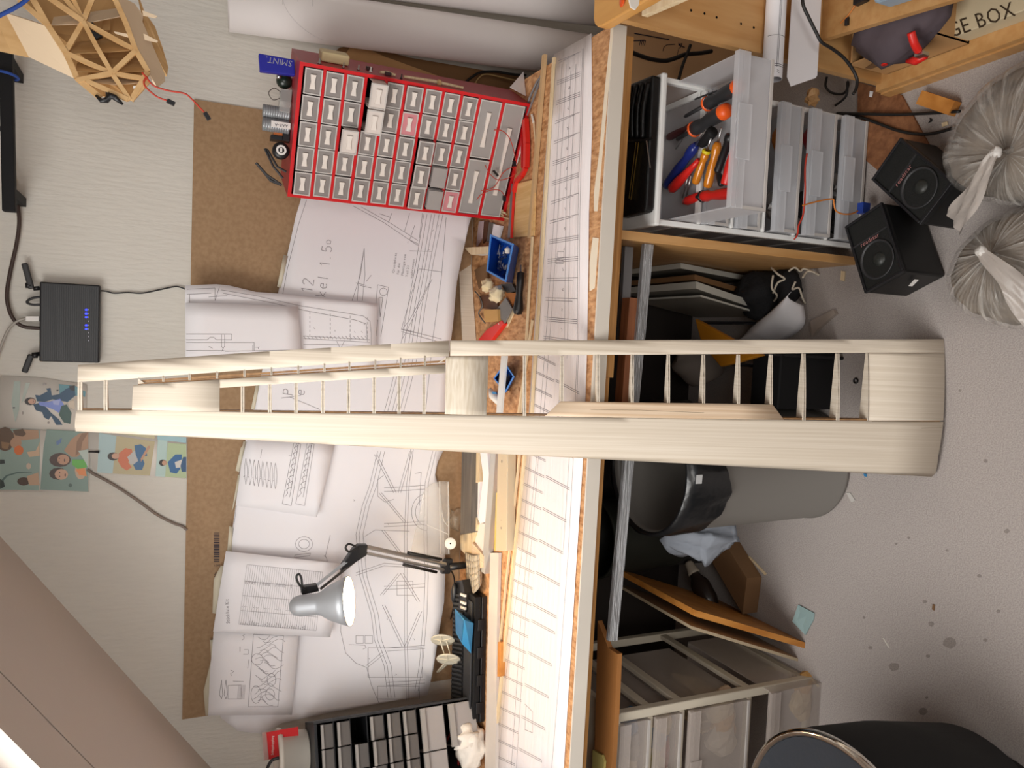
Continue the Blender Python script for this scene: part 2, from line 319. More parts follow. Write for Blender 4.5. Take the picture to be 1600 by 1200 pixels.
# fuselage side view at the right
for a in ([(552, 322), (600, 348), (650, 382), (655, 384)], [(562, 322), (612, 350), (653, 376)], [(593, 334), (610, 340)], [(612, 333), (607, 348)], [(640, 333), (632, 362)], [(660, 333), (655, 372)]): D(*a)
for k, o in enumerate((0, 5, 12, 17, 24, 30)): D((662 + o, 335), (650 + o * .9, 410), (637 + o * .9, 480), (626 + o, 540), (612 + o, 600), (600 + o, 645))
D((697, 340), (690, 430), (676, 530), (665, 640)); D((690, 425), (655, 420), (652, 424)); D((653, 424), (627, 515), (650, 520)); D((672, 440), (640, 500), (630, 512)); D((675, 436), (634, 520), (628, 530)); D((628, 514), (690, 530)); D((627, 518), (688, 535)); D((640, 392), (674, 393)); D((648, 352), (640, 375), (655, 382))
for p in ((688, 355), (672, 392), (640, 380), (680, 362)): scribble(m, BIG, p[0], p[1], 5, 1)
D((569, 388), (563, 430), (550, 470)); D((569, 388), (570, 430), (566, 470)); D((569, 388), (560, 440), (558, 470)); D((556, 442), (572, 446)); D((562, 446), (580, 450)); D((572, 440), (580, 430)); D((590, 445), (607, 449), (595, 526)); D((590, 445), (585, 500), (590, 500), (588, 525)); draw(m, BIG, [(599 + 6 * math.cos(t), 456 + 6 * math.sin(t)) for t in [i * .6 for i in range(12)]]); D((598, 465), (594, 495), (592, 465), (598, 465))
strokes(m, BIG, '12', 487, 460, 17, (.16, -1)); strokes(m, BIG, 'kel 1.5', 508, 464, 15.5, (.14, -1)); D((513, 375), (510, 377), (511, 381), (516, 381), (517, 377), (513, 375))
strokes(m, BIG, 'P', 457, 618, 15, (.16, -1)); strokes(m, BIG, 'e', 475, 618, 15, (.16, -1))
for i, t in enumerate(('Grundplatte', 'für die', 'Montage von', 'Teil 23', 'ausbrennen')): letters(m, BIG, t, 616 + i * 7, 427 + i * 2, 5.2, (.13, -1), sx=1.15)
D((470, 618), (440, 622)); D((452, 620), (500, 640))
# middle and left: long fuselage view with frames
for o in (0, 5, 11): D((590 + o, 705), (577 + o, 760), (566 + o, 790), (556 + o, 835), (562 + o, 900), (580 + o, 960), (585 + o, 1000), (600 + o, 1040), (606 + o, 1090))
for o in (0, 4): D((642 + o, 700), (635 + o, 760), (632 + o, 830), (632 + o, 900), (632 + o, 1000), (634 + o, 1060), (635 + o, 1094))
for o in (0, 5): D((676 + o, 705), (664 + o, 755), (662 + o, 830), (664 + o, 900), (662 + o, 960), (655 + o, 1040), (648 + o, 1080))
D((532, 985), (540, 1020), (556, 1036), (573, 1043), (580, 1070), (592, 1098)); D((545, 905), (535, 950), (532, 985)); D((570, 838), (586, 828), (640, 830)); D((556, 895), (600, 880), (660, 884)); D((556, 899), (600, 884), (660, 888))
for x in (762, 768, 818, 823, 916, 921, 1012, 1017, 1066, 1071): D((600 - (x > 1000) * -5, x), (640, x - 2), (664, x - 4))
for a, b in (((592, 770), (630, 815)), ((596, 828), (628, 870)), ((594, 930), (622, 896)), ((626, 896), (652, 940)), ((597, 945), (628, 1010)), ((632, 1010), (655, 955)), ((585, 710), (615, 770)), ((622, 770), (640, 705))): D(a, b); D((a[0] + 4, a[1]), (b[0] + 4, b[1]))
for q in ((556, 993, 568, 1005), (570, 993, 582, 1005), (575, 1058, 660, 1012), (590, 1072, 655, 1092), (620, 908, 645, 930)): D((q[0], q[1]), (q[2], q[1]), (q[2], q[3]), (q[0], q[3]), (q[0], q[1]))
D((545, 1007), (570, 1008), (572, 1012), (567, 1014)); D((600, 742), (590, 750), (590, 775), (602, 785), (615, 780)); D((648, 740), (658, 738), (655, 790))
for r in (18, 24): draw(m, BIG, [(667 - r * math.sin(t), 800 + r * math.cos(t) * 1.2) for t in [i * .25 for i in range(13)]])
D((575, 1042), (600, 1022)); D((572, 1040), (598, 1018))
for p in ((555, 783), (590, 720), (608, 820), (606, 968), (612, 965), (648, 1000), (620, 1055), (580, 1030), (640, 940)): scribble(m, BIG, p[0], p[1], 4, 1)
for r in (8.5, 13.5): draw(m, BIG, [(475 + r * math.sin(t), 850 + r * math.cos(t) * .85) for t in [i * .42 for i in range(16)]], .0011)
D((460, 871), (484, 868), (485, 864), (461, 867), (460, 871)); D((516, 836), (508, 870)); draw(m, BIG, [(505 + 6 * math.sin(t), 876 + 8 * math.cos(t)) for t in [i * .5 for i in range(7)]])
m.build('printed_lines', ink, big)
for poly in ([(439, 450), (450, 400), (443, 398), (433, 448)], [(430, 475), (418, 540), (411, 538), (422, 474)], [(380, 690), (372, 740), (374, 735), (385, 690)], [(376, 700), (368, 735), (374, 738), (384, 690)], [(366, 790), (362, 800), (372, 742), (377, 742)], [(355, 862), (358, 822), (364, 824), (362, 862)], [(343, 960), (332, 958), (334, 905), (345, 884), (352, 884)], [(330, 1030), (318, 1080), (321, 1118), (330, 1116), (342, 1030), (342, 1000), (328, 1000)], [(406, 597), (398, 640), (392, 640), (401, 596)]):
    px_sheet('tape', poly, Hung(lambda x, z: gbig(x, z) + .0015), tape, big, .05, .0003)
# folded plan with two hanging flaps, right of the wing
FA = Hung(lambda x, z: .056 + .012 * math.sin(9 * z) + .01 * max(0, x)); FB = Hung(lambda x, z: .074 + .01 * math.sin(8 * z + 1))
fa = px_sheet('folded_plan', [(289, 446), (338, 444), (358, 446), (400, 456), (440, 459), (590, 474), (589, 500), (587, 560), (585, 575), (290, 575)], FA, paper, None, .04)
tag(fa, 'folded white plan hanging over the hardboard edge, rounded outline drawn on it', 'drawing'); m = M()
D = lambda *p, wd=.001: draw(m, FA, list(p), wd)
D((292, 452), (336, 450), (336, 470)); D((346, 453), (400, 462), (470, 478), (545, 490), (568, 494), (578, 502), (580, 520), (580, 560)); D((292, 460), (330, 458)); D((348, 458), (420, 472), (480, 486), (555, 500), (572, 506), (574, 530)); D((336, 470), (343, 448)); D((326, 464), (355, 462)); D((474, 525), (578, 531)); D((474, 529), (578, 535)); D((474, 538), (580, 540)); D((296, 460), (296, 480))
for x in (484, 516, 547, 574):
    for k in range(6): D((x, 487 + k * 7 + (x - 484) * .1), (x, 491 + k * 7 + (x - 484) * .1))
for k in range(17): D((474 + k * 6, 525), (478 + k * 6, 530))
D((526, 533), (532, 545), (538, 533)); [scribble(m, FA, a, b, 4, 1) for a, b in ((494, 514), (524, 518), (556, 520), (570, 508), (568, 520))]
m.build('printed_lines', ink, fa)
fb = px_sheet('folded_plan_flap', [(290, 473), (330, 473), (466, 479), (470, 545), (472, 575), (290, 575)], FB, paper, fa, .05); m = M()
D = lambda *p, wd=.001: draw(m, FB, list(p), wd)
D((291, 522), (362, 522), (362, 531), (338, 531), (334, 527), (328, 527), (324, 531), (291, 531)); D((291, 535), (397, 535), (397, 549)); D((395, 539), (395, 549)); D((291, 548), (350, 548)); D((346, 523), (346, 541), (349, 545), (346, 549)); D((351, 523), (351, 541), (348, 545)); D((352, 549), (455, 547))
scribble(m, FB, 399, 545, 4, 2, (1, 0)); scribble(m, FB, 326, 545, 4, 2, (1, 0)); m.build('printed_lines', ink, fb)
def wall_sheet(name, label, poly, off, fn):
    S = Hung(off); o = px_sheet(name, poly, S, paper, None, .06); tag(o, label, 'drawing'); m = M(); fn(S, m); m.build('printed_lines', ink, o); return o
def ribs_print(S, m):
    for i in range(8):
        x = 387 + i * 6.6 - 3; y0 = 757 + i * 1; pts = []
        for k in range(13): pts.append((x + 2.6 * math.sin(k * math.pi / 12) + .18 * 0, y0 - k * 3.4))
        draw(m, S, pts + [(p[0] - 4.5 * math.sin(j * math.pi / 12), p[1]) for j, p in enumerate(pts)][::-1], .0009); scribble(m, S, x - 2, y0 - 12, 3, 1)
    for x in (441, 462):
        draw(m, S, [(x, 787), (x + 18, 692), (x + 29, 694), (x + 14, 790), (x, 787)], .001)
        for k in range(9): a = .1 + k * .1; draw(m, S, [(x + 2 + 18 * a, 786 - 95 * a), (x + 7 + 17 * a, 780 - 95 * a), (x + 5 + 18 * a, 774 - 93 * a), (x + 13 + 15 * a, 770 - 93 * a), (x + 10 + 15 * a, 786 - 95 * a)], .001)
    draw(m, S, [(409, 702), (407, 716)], .001); draw(m, S, [(451, 712), (455, 712)], .001)
wall_sheet('drawing_sheet', 'white drawing sheet with a row of wing ribs and two long blocks of outlines', [(387, 685), (376, 735), (368, 790), (440, 800), (495, 808), (512, 740), (524, 690)], .042, ribs_print)
def table_print(S, m):
    letters(m, S, 'Stückliste Kit', 359, 974, 8, (-.06, -1), sx=.8)
    for k in range(36): a = k / 35; draw(m, S, [(386 - 9 * 0 + a * 118, 882 + a * 12), (373 + a * 121, 975 + a * 10)], .0006, 0, 60)
    for f in (0, .28, .52, .77, 1): draw(m, S, [(386 - 13 * f, 882 + 93 * f), (504 - 10 * f, 894 + 91 * f)], .0007, 0, 60)
    for k in range(30):
        a = (k + .5) / 35; n = random.choice((2, 3, 4)); scribble(m, S, 375 + a * 121, 976 + a * 10, 2.2, n, (.1, -1), .0008)
        if k < 22 and k % 7 < 5: scribble(m, S, 383 + a * 119, 912 + a * 11, 2.2, 3, (.1, -1), .0008)
        if k % 5 < 3: scribble(m, S, 378 + a * 119, 948 + a * 11, 2, 1, (.1, -1), .0008)
wall_sheet('drawing_sheet', 'white parts list sheet with a ruled table, behind the desk lamp shade', [(353, 861), (534, 881), (530, 925), (516, 996), (333, 987), (341, 935)], .05, table_print)
def parts_print(S, m):
    draw(m, S, [(396, 991), (443, 993), (434, 1104), (388, 1104), (396, 991)], .0011)
    for k in range(26):
        y = 995 + k * 4.1; x0 = 398 - (y - 991) * .07 + (k % 3) * 6; pts = [(x0 + 5 + j * 5 + 1.5 * math.sin(k * 1.3 + j), y + 5 * math.sin(j * .9 + k * .4)) for j in range(5 + (k % 3))]; draw(m, S, pts, .0009, 0, 30)
    for (x, y, a, b) in ((400, 1085, 8, 14), (422, 1085, 7, 9), (402, 1030, 9, 9), (424, 1062, 7, 10)): draw(m, S, [(x + a * math.cos(t), y + b * math.sin(t)) for t in [i * .55 for i in range(13)]], .001)
    for x in (346, 353): draw(m, S, [(x, 1092), (x - 3, 1085), (x, 1062), (x + 2, 1085), (x, 1092)], .001)
    draw(m, S, [(356, 1071), (356, 1092), (377, 1092), (377, 1070), (356, 1071)], .001)
    for k in range(6): draw(m, S, [(371 + k * 2, 1092), (373 + k * 2, 1070)], .0007)
    draw(m, S, [(364, 1064), (381, 1065)], .001); scribble(m, S, 366, 1056, 6, 2); scribble(m, S, 384, 1000, 6, 2); draw(m, S, [(380, 1022), (388, 1022), (388, 1015), (381, 1015)], .001); draw(m, S, [(375, 1018), (375, 1010)], .001); draw(m, S, [(387, 1044), (389, 1030)], .001)
wall_sheet('drawing_sheet', 'white sheet of parts outlines beside the sloping ceiling, lowest left of the drawings', [(334, 985), (466, 994), (462, 1050), (456, 1117), (325, 1118), (328, 1050)], .045, parts_print)
# ================================================================ photographs
def photo(name, label, poly, off, prints):
    S = Hung(off); o = px_sheet(name, poly, S, whitep, None, .2, .0008); tag(o, label, 'photo')
    for nm, shapes in prints:
        m = M(); mats = []; z = .0006
        for col, pl in shapes:
            k = 'print_' + col
            if k not in PM: PM[k] = mat(k, col, .35, spec=.4)
            if PM[k] not in mats: mats.append(PM[k])
            z += .00012; P = [S.at(x, y, z) for x, y in pl]
            if sum((P[i].x * P[(i + 1) % len(P)].z - P[(i + 1) % len(P)].x * P[i].z) for i in range(len(P))) < 0: P.reverse()
            m.add(P, [tuple(range(len(P)))], mats.index(PM[k]))
        m.build(nm, mats, o)
    return o
PM = {}
def ell(x, y, a, b, n=12, rot=0): return [(x + a * math.cos(t) * math.cos(rot) - b * math.sin(t) * math.sin(rot), y + a * math.cos(t) * math.sin(rot) + b * math.sin(t) * math.cos(rot)) for t in [i * 2 * math.pi / n for i in range(n)]]
photo('photo_print', 'art print of a seated woman in a blue jacket on white, under the router', [(0, 587), (60, 590), (136, 601), (135, 660), (131, 675), (0, 668)], .004, [('picture', [
    ('#aab8b0', [(22, 596), (32, 596), (30, 640), (24, 660), (18, 630)]), ('#b4beb5', [(40, 598), (47, 598), (38, 625), (33, 630)]), ('#5d8d98', [(92, 600), (118, 603), (134, 612), (133, 620), (118, 618), (106, 628), (94, 624)]), ('#274a68', [(55, 617), (62, 618), (75, 611), (72, 607), (79, 606), (81, 618), (92, 616), (104, 607), (116, 603), (118, 618), (105, 628), (94, 626), (82, 624), (70, 628), (58, 627)]),
    ('#274a68', [(52, 632), (60, 630), (72, 636), (80, 645), (92, 655), (98, 664), (88, 664), (80, 650), (76, 656), (69, 652), (66, 644), (56, 641)]), ('#7f92d8', [(60, 628), (75, 628), (94, 623), (100, 632), (92, 645), (84, 640), (74, 636), (62, 633)]), ('#a9b3e2', [(82, 626), (94, 625), (92, 633), (84, 632)]), ('#3a5954', [(96, 634), (104, 632), (112, 645), (110, 662), (100, 660), (92, 648)]), ('#cfc0ad', [(106, 628), (116, 625), (117, 640), (108, 636)]), ('#2b2320', ell(47.5, 627, 9, 6)), ('#caa08a', ell(50, 627, 6, 4.2)), ('#20242c', [(108, 603), (117, 602), (117, 611), (110, 609)]),
    ('#6b4a44', [(52, 626), (52.8, 626), (52.8, 628.5), (52, 628.5)]), ('#3a3a42', ell(22, 637, 2, 1.2, 6)), ('#3a3a42', ell(90, 610, 2, 1.2, 6)), ('#9c9691', ell(70, 595 + 5, 3, 2, 6)), ('#9c9691', ell(36, 645, 1, 3, 6)), ('#9c9691', ell(76, 660, 2, 2, 6))])])
photo('photo_print', 'photo sheet of two pictures of children in a green bath, left of the art print', [(0, 668), (140, 677), (139, 769), (0, 768)], .0055, [('picture', [
    ('#8fa59c', [(0, 669), (62, 672), (63, 700), (61, 766), (0, 765)]), ('#b08d70', [(34, 671), (60, 672), (61, 685), (34, 688), (22, 684), (20, 676)]), ('#5e4630', ell(8, 686, 15, 19)), ('#8d6d4b', [(2, 690), (16, 692), (12, 702), (3, 700)]), ('#5e4630', [(20, 672), (36, 670), (41, 678), (36, 682), (24, 680)]), ('#b58f72', ell(25, 692, 9, 9)), ('#d8712f', ell(29.5, 703.5, 7.5, 7.5)), ('#cdb091', [(42, 706), (56, 704), (60, 696), (62, 690), (62, 712), (46, 714)]), ('#4a3526', ell(37, 752, 10, 6.5)), ('#c0a084', [(42, 744), (60, 738), (62, 758), (46, 758)]), ('#28322f', [(0, 718), (7, 718), (8, 724), (0, 725)]), ('#58706b', [(0, 752), (10, 742), (28, 737), (50, 737), (50, 738), (28, 739), (12, 744), (2, 755)]), ('#2e3a38', [(0, 748), (6, 752), (8, 760), (0, 764)]), ('#cbb9a4', ell(45, 728, 4, 5, 8))]),
    ('picture', [('#7f978e', [(73, 671), (138, 675), (138, 768), (63, 765), (68, 700)]), ('#b08a6c', [(138, 675), (138, 700), (120, 714), (112, 714), (100, 704), (112, 686), (124, 677)]), ('#8d6a50', [(138, 676), (128, 677), (120, 690), (118, 712), (126, 706), (129, 690)]), ('#c9a88c', ell(126, 735, 9, 14)), ('#4a3329', ell(94, 718.5, 17, 11)), ('#c09478', ell(99, 718, 9.5, 8)), ('#3e2c22', ell(91, 740, 14, 9.5)), ('#cba287', ell(96, 741, 10.5, 8.5)), ('#64b54a', [(113, 718), (134, 718), (136, 730), (122, 733), (113, 726)]), ('#e08a4a', [(118, 733), (132, 731), (136, 744), (124, 742)]), ('#6c4a40', ell(102, 742, 1.2, 2.6, 8)), ('#6c4a40', ell(101, 719, 1.2, 2.6, 8)), ('#362823', ell(93.5, 738, .9, 1, 6)), ('#362823', ell(93.5, 744, .9, 1, 6)), ('#362823', ell(93, 716, .9, 1, 6)), ('#362823', ell(92.5, 721, .9, 1, 6)), ('#5f79a8', [(88, 690), (97, 684), (95, 692), (89, 696)]), ('#b9c6bd', [(122, 704), (138, 702), (138, 730), (130, 716)]), ('#50665f', ell(110, 758, 3, 3, 8))])])
photo('photo_print', 'photo sheet of people sitting cross-legged on a beach, above the hardboard', [(133, 674), (200, 676), (292, 682), (292, 748), (200, 743), (146, 738)], .006, [('picture', [
    ('#a9c2c4', [(155, 676), (182, 681), (178, 740), (152, 738)]), ('#b7ab86', [(182, 681), (242, 690), (234, 743), (176, 740)]), ('#c3bb98', [(160, 674), (242, 680), (242, 686), (195, 679)]), ('#c96f4a', [(186, 708), (196, 700), (206, 702), (208, 714), (200, 722), (206, 730), (198, 735), (190, 730), (184, 720)]), ('#b9b6b2', [(199, 714), (210, 704), (218, 712), (214, 724), (204, 726)]), ('#37658f', [(210, 696), (220, 694), (228, 700), (230, 712), (222, 714), (226, 724), (222, 734), (212, 734), (208, 726), (216, 720), (212, 710)]), ('#2c211c', ell(177, 713, 9, 6.5)), ('#c69a80', ell(180.5, 712.5, 6, 4.6)), ('#bb8f73', [(224, 716), (234, 700), (234, 696), (231, 697), (220, 716), (220, 722)])]),
    ('picture', [('#b2cbc6', [(247, 684), (262, 684), (258, 745), (243, 744)]), ('#aebf97', [(262, 692), (291, 694), (291, 747), (258, 745)]), ('#2d6396', [(262, 722), (274, 710), (284, 710), (284, 718), (276, 722), (282, 732), (276, 740), (266, 738)]), ('#cfccc6', [(273, 722), (284, 718), (284, 730), (275, 731)]), ('#2f537b', [(286, 714), (291, 714), (291, 737), (284, 737), (282, 728)]), ('#2b211c', ell(254, 723, 5.5, 5)), ('#bf9478', ell(257, 723, 4, 4)), ('#9cc0c8', [(246, 679), (291, 683), (291, 692), (246, 687)])])])
tag(M().tube([Wp(138, 706, .012), Wp(147, 706, .012), Wp(155, 706, .010)], [.0016, .0018, .0035], 8).build('push_pin', black), 'small black pin between the bath photos and the beach photos', 'pin')
# ================================================================ router
R0 = Wp(62, 440, .035); R1 = Wp(155, 567, .035); rx0, rx1, rz0, rz1 = R1.x, R0.x, R1.z, R0.z
t = thing('router', 'black wireless router with two aerials hung on the white wall', 'router', ((rx0 + rx1) / 2, 0, rz0))
m = M().box(rx0, rx1, -.035, -.004, rz0, rz1); m.build('body', mat('router_black', '#131418', .45, bump=.0), t, bevel=.003)
m = M()
for i in range(26):
    z = rz0 + .004 + i * (rz1 - rz0 - .008) / 26; m.box(rx0 + .004, rx1 - .004, -.0358, -.0348, z, z + .0026)
m.build('ribbed_cover', black, t)
for a, b, c in (((52, 451), (40, 446), (38, 411)), ((52, 554), (50, 555), (38, 582))):
    m = M().tube([Wp(62, a[1] - 1, .02), Wp(a[0], a[1], .02)], .005, 10).tube([Wp(b[0] + 9, b[1], .022), Wp(b[0], b[1], .022)], .0065, 10)
    an = m.build('aerial', black, t, smooth=True); p, q = Wp(a[0] - 3, a[1], .024), Wp(c[0], c[1], .024); M().bar(p, q, .013, .008, (0, -1, 0)).build('blade', dgrey, an, bevel=.003)
RS = Hung(.0359)
for y in (483, 489, 494.5, 507, 513): M().prism([RS.at(133, y), RS.at(136.5, y), RS.at(136.5, y + 2.2), RS.at(133, y + 2.2)], (0, -.0008, 0)).build('indicator_light', led, t)
m = M()
for y in (483, 489, 494.5, 501, 507, 513, 519, 525, 531): m.prism([RS.at(137.5, y), RS.at(139, y), RS.at(139, y + 2), RS.at(137.5, y + 2)], (0, -.0006, 0))
m.build('printed_symbols', lettg, t)
def cable(name, label, pts, r, mt, cat='cable', n=8, k=6): return tag(M().tube(smooth_path(pts, k), r, n).build(name, mt, smooth=True), label, cat)
cable('power_cable', 'thick dark brown power cable looping down into the top of the router', [Wp(x, y, .018) for x, y in ((20, 285), (26, 312), (30, 345), (26, 380), (17, 420), (11, 455), (13, 480), (22, 500), (36, 510), (50, 512), (64, 513))], .0042, brownc)
cable('network_cable', 'pale grey network cable plugged into the top of the router', [Wp(x, y, .02) for x, y in ((-12, 580), (2, 540), (12, 517), (24, 504), (38, 498), (64, 497))], .003, greyc)
tag(M().obox(Wp(40, 494, .026), Wp(40, 502, .026) - Wp(40, 494, .026), Wp(61, 494, .026) - Wp(40, 494, .026), (0, .012, 0)).build('network_plug', lcdw, bevel=.001), 'clear plug of the grey network cable at the router', 'plug')
cable('aerial_lead', 'short black lead looped at the top edge of the router', [Wp(x, y, .016) for x, y in ((64, 464), (50, 466), (42, 472), (50, 476), (64, 476))], .0028, black)
cable('thin_lead', 'thin black lead hanging from the router down to the hardboard', [Wp(x, y, .006) for x, y in ((150, 454), (165, 455), (178, 458), (200, 457), (222, 458), (248, 453), (272, 448), (282, 449), (292, 453))], .0018, black)
cable('wall_cable', 'grey brown cable running down the wall beside the beach photos', [Wp(x, y, .005) for x, y in ((136, 733), (147, 741), (175, 756), (212, 780), (245, 804), (272, 818), (284, 822), (292, 828))], .0034, wallc)
# black bar above the router, tied with blue twine
p, q = Yp(9.5, 62, -.16), Yp(15, 331, -.16); bar = tag(M().bar(p, q, .024, .024).build('metal_bar', blackm, bevel=.002), 'black square bar on the wall, right of the router', 'bar')
for a in ((9.5, 90), (14.5, 300)):
    b = Yp(*a, -.148); M().bar(b, (b.x, 0, b.z), .02, .02).build('bracket', blackm, bar)
tw = [p + (q - p) * .205 + V((.003 * math.sin(i), .021 * math.cos(i * 1.05), .021 * math.sin(i * 1.05))) for i in range(13)]
cable('blue_twine', 'blue twine wound around the black bar', tw, .0026, bluet)
cable('thin_black_lead', 'thin black lead hanging behind the black bar', [Wp(x, y, .03) for x, y in ((-8, 185), (2, 205), (6, 222), (10, 240), (16, 262), (24, 290))], .0022, black)
# ================================================================ workbench
t = thing('workbench', 'long wooden workbench with a chipboard top along the back wall', 'workbench', (-.4, -.36, 0))
M().prism([(.641, -.735, .742), (-1.7, -.688, .742), (-1.7, -.003, .742), (.660, -.003, .742)], (0, 0, .018)).build('top_board', osb, t)
bf = lambda x: -.735 + .0201 * (.641 - x)
M().prism([(.641, bf(.641) - .001, .7295), (.641, bf(.641) - .006, .7295), (-1.7, bf(-1.7) - .005, .7295), (-1.7, bf(-1.7) - .001, .7295)], (0, 0, .031)).build('front_strip', mat('taped_edge', '#d8d0c4', .5, var=.1, scale=4), t)
M().prism([Zp(x, y, .7612) for x, y in ((958, 42), (952, 120), (941, 240), (933, 330), (928, 330), (928, 300), (936, 240), (945, 140), (953, 60), (954, 42))], (0, 0, -.0011)).prism([Zp(x, y, .7612) for x, y in ((926, 371), (935, 372), (929, 450), (921, 455), (921, 410))], (0, 0, -.0011)).build('edge_tape', mat('edge_tape_cream', '#e9dcc6', .5), t)
M().obox((.632, -.722, .700), (-.70, .014, 0), (0, .03, 0), (0, 0, .0285)).build('apron', pine, t)
M().obox((-.068, -.715, .7135), (-1.63, .033, 0), (0, .03, 0), (0, 0, .015)).build('apron', pine, t)
M().obox((.62, -.655, .672), (-2.3, .046, 0), (0, .03, 0), (0, 0, .07)).build('rear_rail', pined, t)
pl = M().box(.226, .246, -.688, -.05, 0, .6995); pl.build('side_panel', beech, t, bevel=.001)
M().box(-1.40, .224, -.05, -.035, .002, .69).build('dark_backing', mat('underbench_shade', '#241c17', .7), t); M().box(-1.42, -1.40, -.66, -.05, 0, .70).build('side_panel', beech, t)  # dark sheet added at the back: its colour is the shade under the bench
# plan and strips on the worktop
FT = Flat(.7622)
bp = px_sheet('bench_plan', [(924, 52), (925, 200), (920, 330), (919, 420), (917, 545), (911, 712), (899, 900), (880, 1212), (772, 1212), (790, 1000), (806, 860), (822, 712), (842, 400), (852, 250), (863, 110), (866, 85)], FT, paperg, None, .08, .0008)
tag(bp, 'long white wing drawing under film spread along the front of the workbench', 'drawing'); m = M()
D = lambda *p, wd=.001: draw(m, FT, list(p), wd, 0, 60, .0006)
for a in ([(868, 100), (850, 400), (834, 640), (815, 868), (790, 1060), (778, 1212)], [(878, 100), (862, 400), (846, 620), (838, 720), (815, 950), (798, 1212)], [(885, 100), (868, 400), (852, 620), (841, 720), (822, 950), (806, 1212)], [(892, 110), (884, 330), (882, 540), (866, 700)], [(900, 100), (890, 330), (889, 420), (886, 560)], [(910, 76), (903, 330), (902, 540), (896, 700)], [(912, 76), (906, 330), (904, 540), (899, 700)]): D(*a)
yr = 88
while yr < 560:
    k = (yr - 415) * -.0009; x0 = 872 - (yr - 88) * .052; x1 = 907 - (yr - 88) * .012
    sl = -.42 if yr < 300 else -.42 + (yr - 300) * .0028
    for o in (0, 4) if yr % 2 < 1 else (0, 3, 6): D((x0, yr + o - sl * 17), (x1 - (o == 4) * 8, yr + o + sl * 17))
    scribble(m, FT, (x0 + x1) / 2 + 2, yr + 20, 3, 2, wd=.0007); yr += 31.5
yr = 560
while yr < 1200:
    x0 = 848 - (yr - 560) * .105; x1 = 868 - (yr - 560) * .102
    for o in (0, 2.5): D((x0 - 12, yr + o - 7), (x1, yr + o + 9))
    if int(yr / 24) % 2 == 0: D((x1 + 3, yr + 8), (x1 + 40, yr + 28)); D((x1 + 3, yr + 11), (x1 + 40, yr + 31))
    yr += 25
D((900, 640), (888, 860), (875, 1040), (862, 1200)); D((893, 660), (880, 860)); D((820, 1100), (832, 1112), (832, 1145), (820, 1140), (822, 1102)); D((871, 393), (881, 393), (881, 402), (870, 402), (871, 393)); D((869, 405), (880, 407), (880, 412), (869, 412), (869, 405))
m.build('printed_lines', ink, bp)
def strip(name, label, a, b, w, h, mt, z=.7615, cat='strip', group=None):
    p, q = Zp(a[0], a[1], z + h / 2), Zp(b[0], b[1], z + h / 2); return tag(M().bar(p, q, w, h).build(name, mt), label, cat, group)
strip('balsa_strip', 'pale balsa strip against the far edge of the bench drawing, right of the wing', (866, 90), (828, 700), .009, .006, pale)
strip('balsa_strip', 'long balsa strip beside the bench drawing, running from the wing to the left edge', (821, 700), (768, 1212), .010, .006, pale)
strip('balsa_strip', 'thin honey-coloured strip, second from the bench drawing, left of the wing', (813, 700), (762, 1190), .006, .005, pale)
strip('balsa_strip', 'second pale strip from the bench drawing, right of the wing', (832, 370), (813, 690), .006, .005, pale)
strip('balsa_strip', 'flat cream strip with one end beside the black-handled tool', (832, 540 - 40), (802, 700), .008, .004, pale, .7615)
strip('batten', 'unpainted batten along the rear of the bench drawing, right end', (851, 86), (828, 372), .013, .008, mat('batten_wood', '#c9a77c', .6, var=.1, scale=20))
# ================================================================ the balsa wing
WO = V((0, -.943, 0)); WV = V((0, math.sin(math.radians(15.2)), math.cos(math.radians(15.2)))); WN = V((0, -WV.z, WV.y))
def wuv0(x, y):
    p = plane_hit(x, y, WO, WN) - WO; return p.x, p.dot(WV)
LEp = [wuv0(*q) for q in ((118, 674), (400, 688), (700, 705), (1100, 726), (1456, 745))]; TEp = [wuv0(*q) for q in ((122, 570), (400, 550), (702, 532), (1100, 531), (1475, 530))]
def lerp(tab, v):
    tab = sorted(tab, key=lambda q: q[1])
    for a, b in zip(tab, tab[1:]):
        if v <= b[1] or b is tab[-1]: f = (v - a[1]) / (b[1] - a[1]); return a[0] + (b[0] - a[0]) * f
def af(t): t = min(max(t, 0), 1); return (2.969 * math.sqrt(t) - 1.26 * t - 3.516 * t * t + 2.843 * t ** 3 - 1.015 * t ** 4) / 1.0
def wh(u, v, lower=False):
    a, b = lerp(LEp, v), lerp(TEp, v); c = b - a; return (-.035 if lower else .075) * c * af((u - a) / c)
class Wing:
    nrm = WN
    def uv(s, x, y):
        h = 0
        for _ in range(5):
            p = plane_hit(x, y, WO + WN * h, WN) - WO; u, v = p.x, p.dot(WV); h = wh(u, v)
        return u, v
    def at(s, x, y, lift=0): return s.pt(*s.uv(x, y), lift)
    def pt(s, u, v, lift=0): return WO + V((1, 0, 0)) * u + WV * v + WN * (wh(u, v) + lift)
WG = Wing()
t = thing('model_wing', 'tall open-structure balsa model wing standing on end in front of the workbench', 'model wing', (-.1, -.94, 0))
def wpanel(name, poly, mt, th=.002, lift=0, parent=None):
    m = M(); sheet(m, [WG.uv(x, y) for x, y in poly], lambda u, v: WG.pt(u, v, lift), .012, 0, .12)
    f = m.f[0]
    if (m.v[f[1]] - m.v[f[0]]).cross(m.v[f[2]] - m.v[f[0]]).dot(WN) < 0: m.f = [tuple(reversed(q)) for q in m.f]
    return m.build(name, mt, parent or t, smooth=True, solid=th)
wpanel('leading_edge_sheet', [(118, 674), (400, 688), (700, 705), (1100, 726), (1456, 745), (1466, 712), (1473, 668), (1474, 659), (1357, 658), (1220, 656), (960, 653), (820, 650), (695, 648), (400, 644), (207, 641), (119, 641)], balsa)
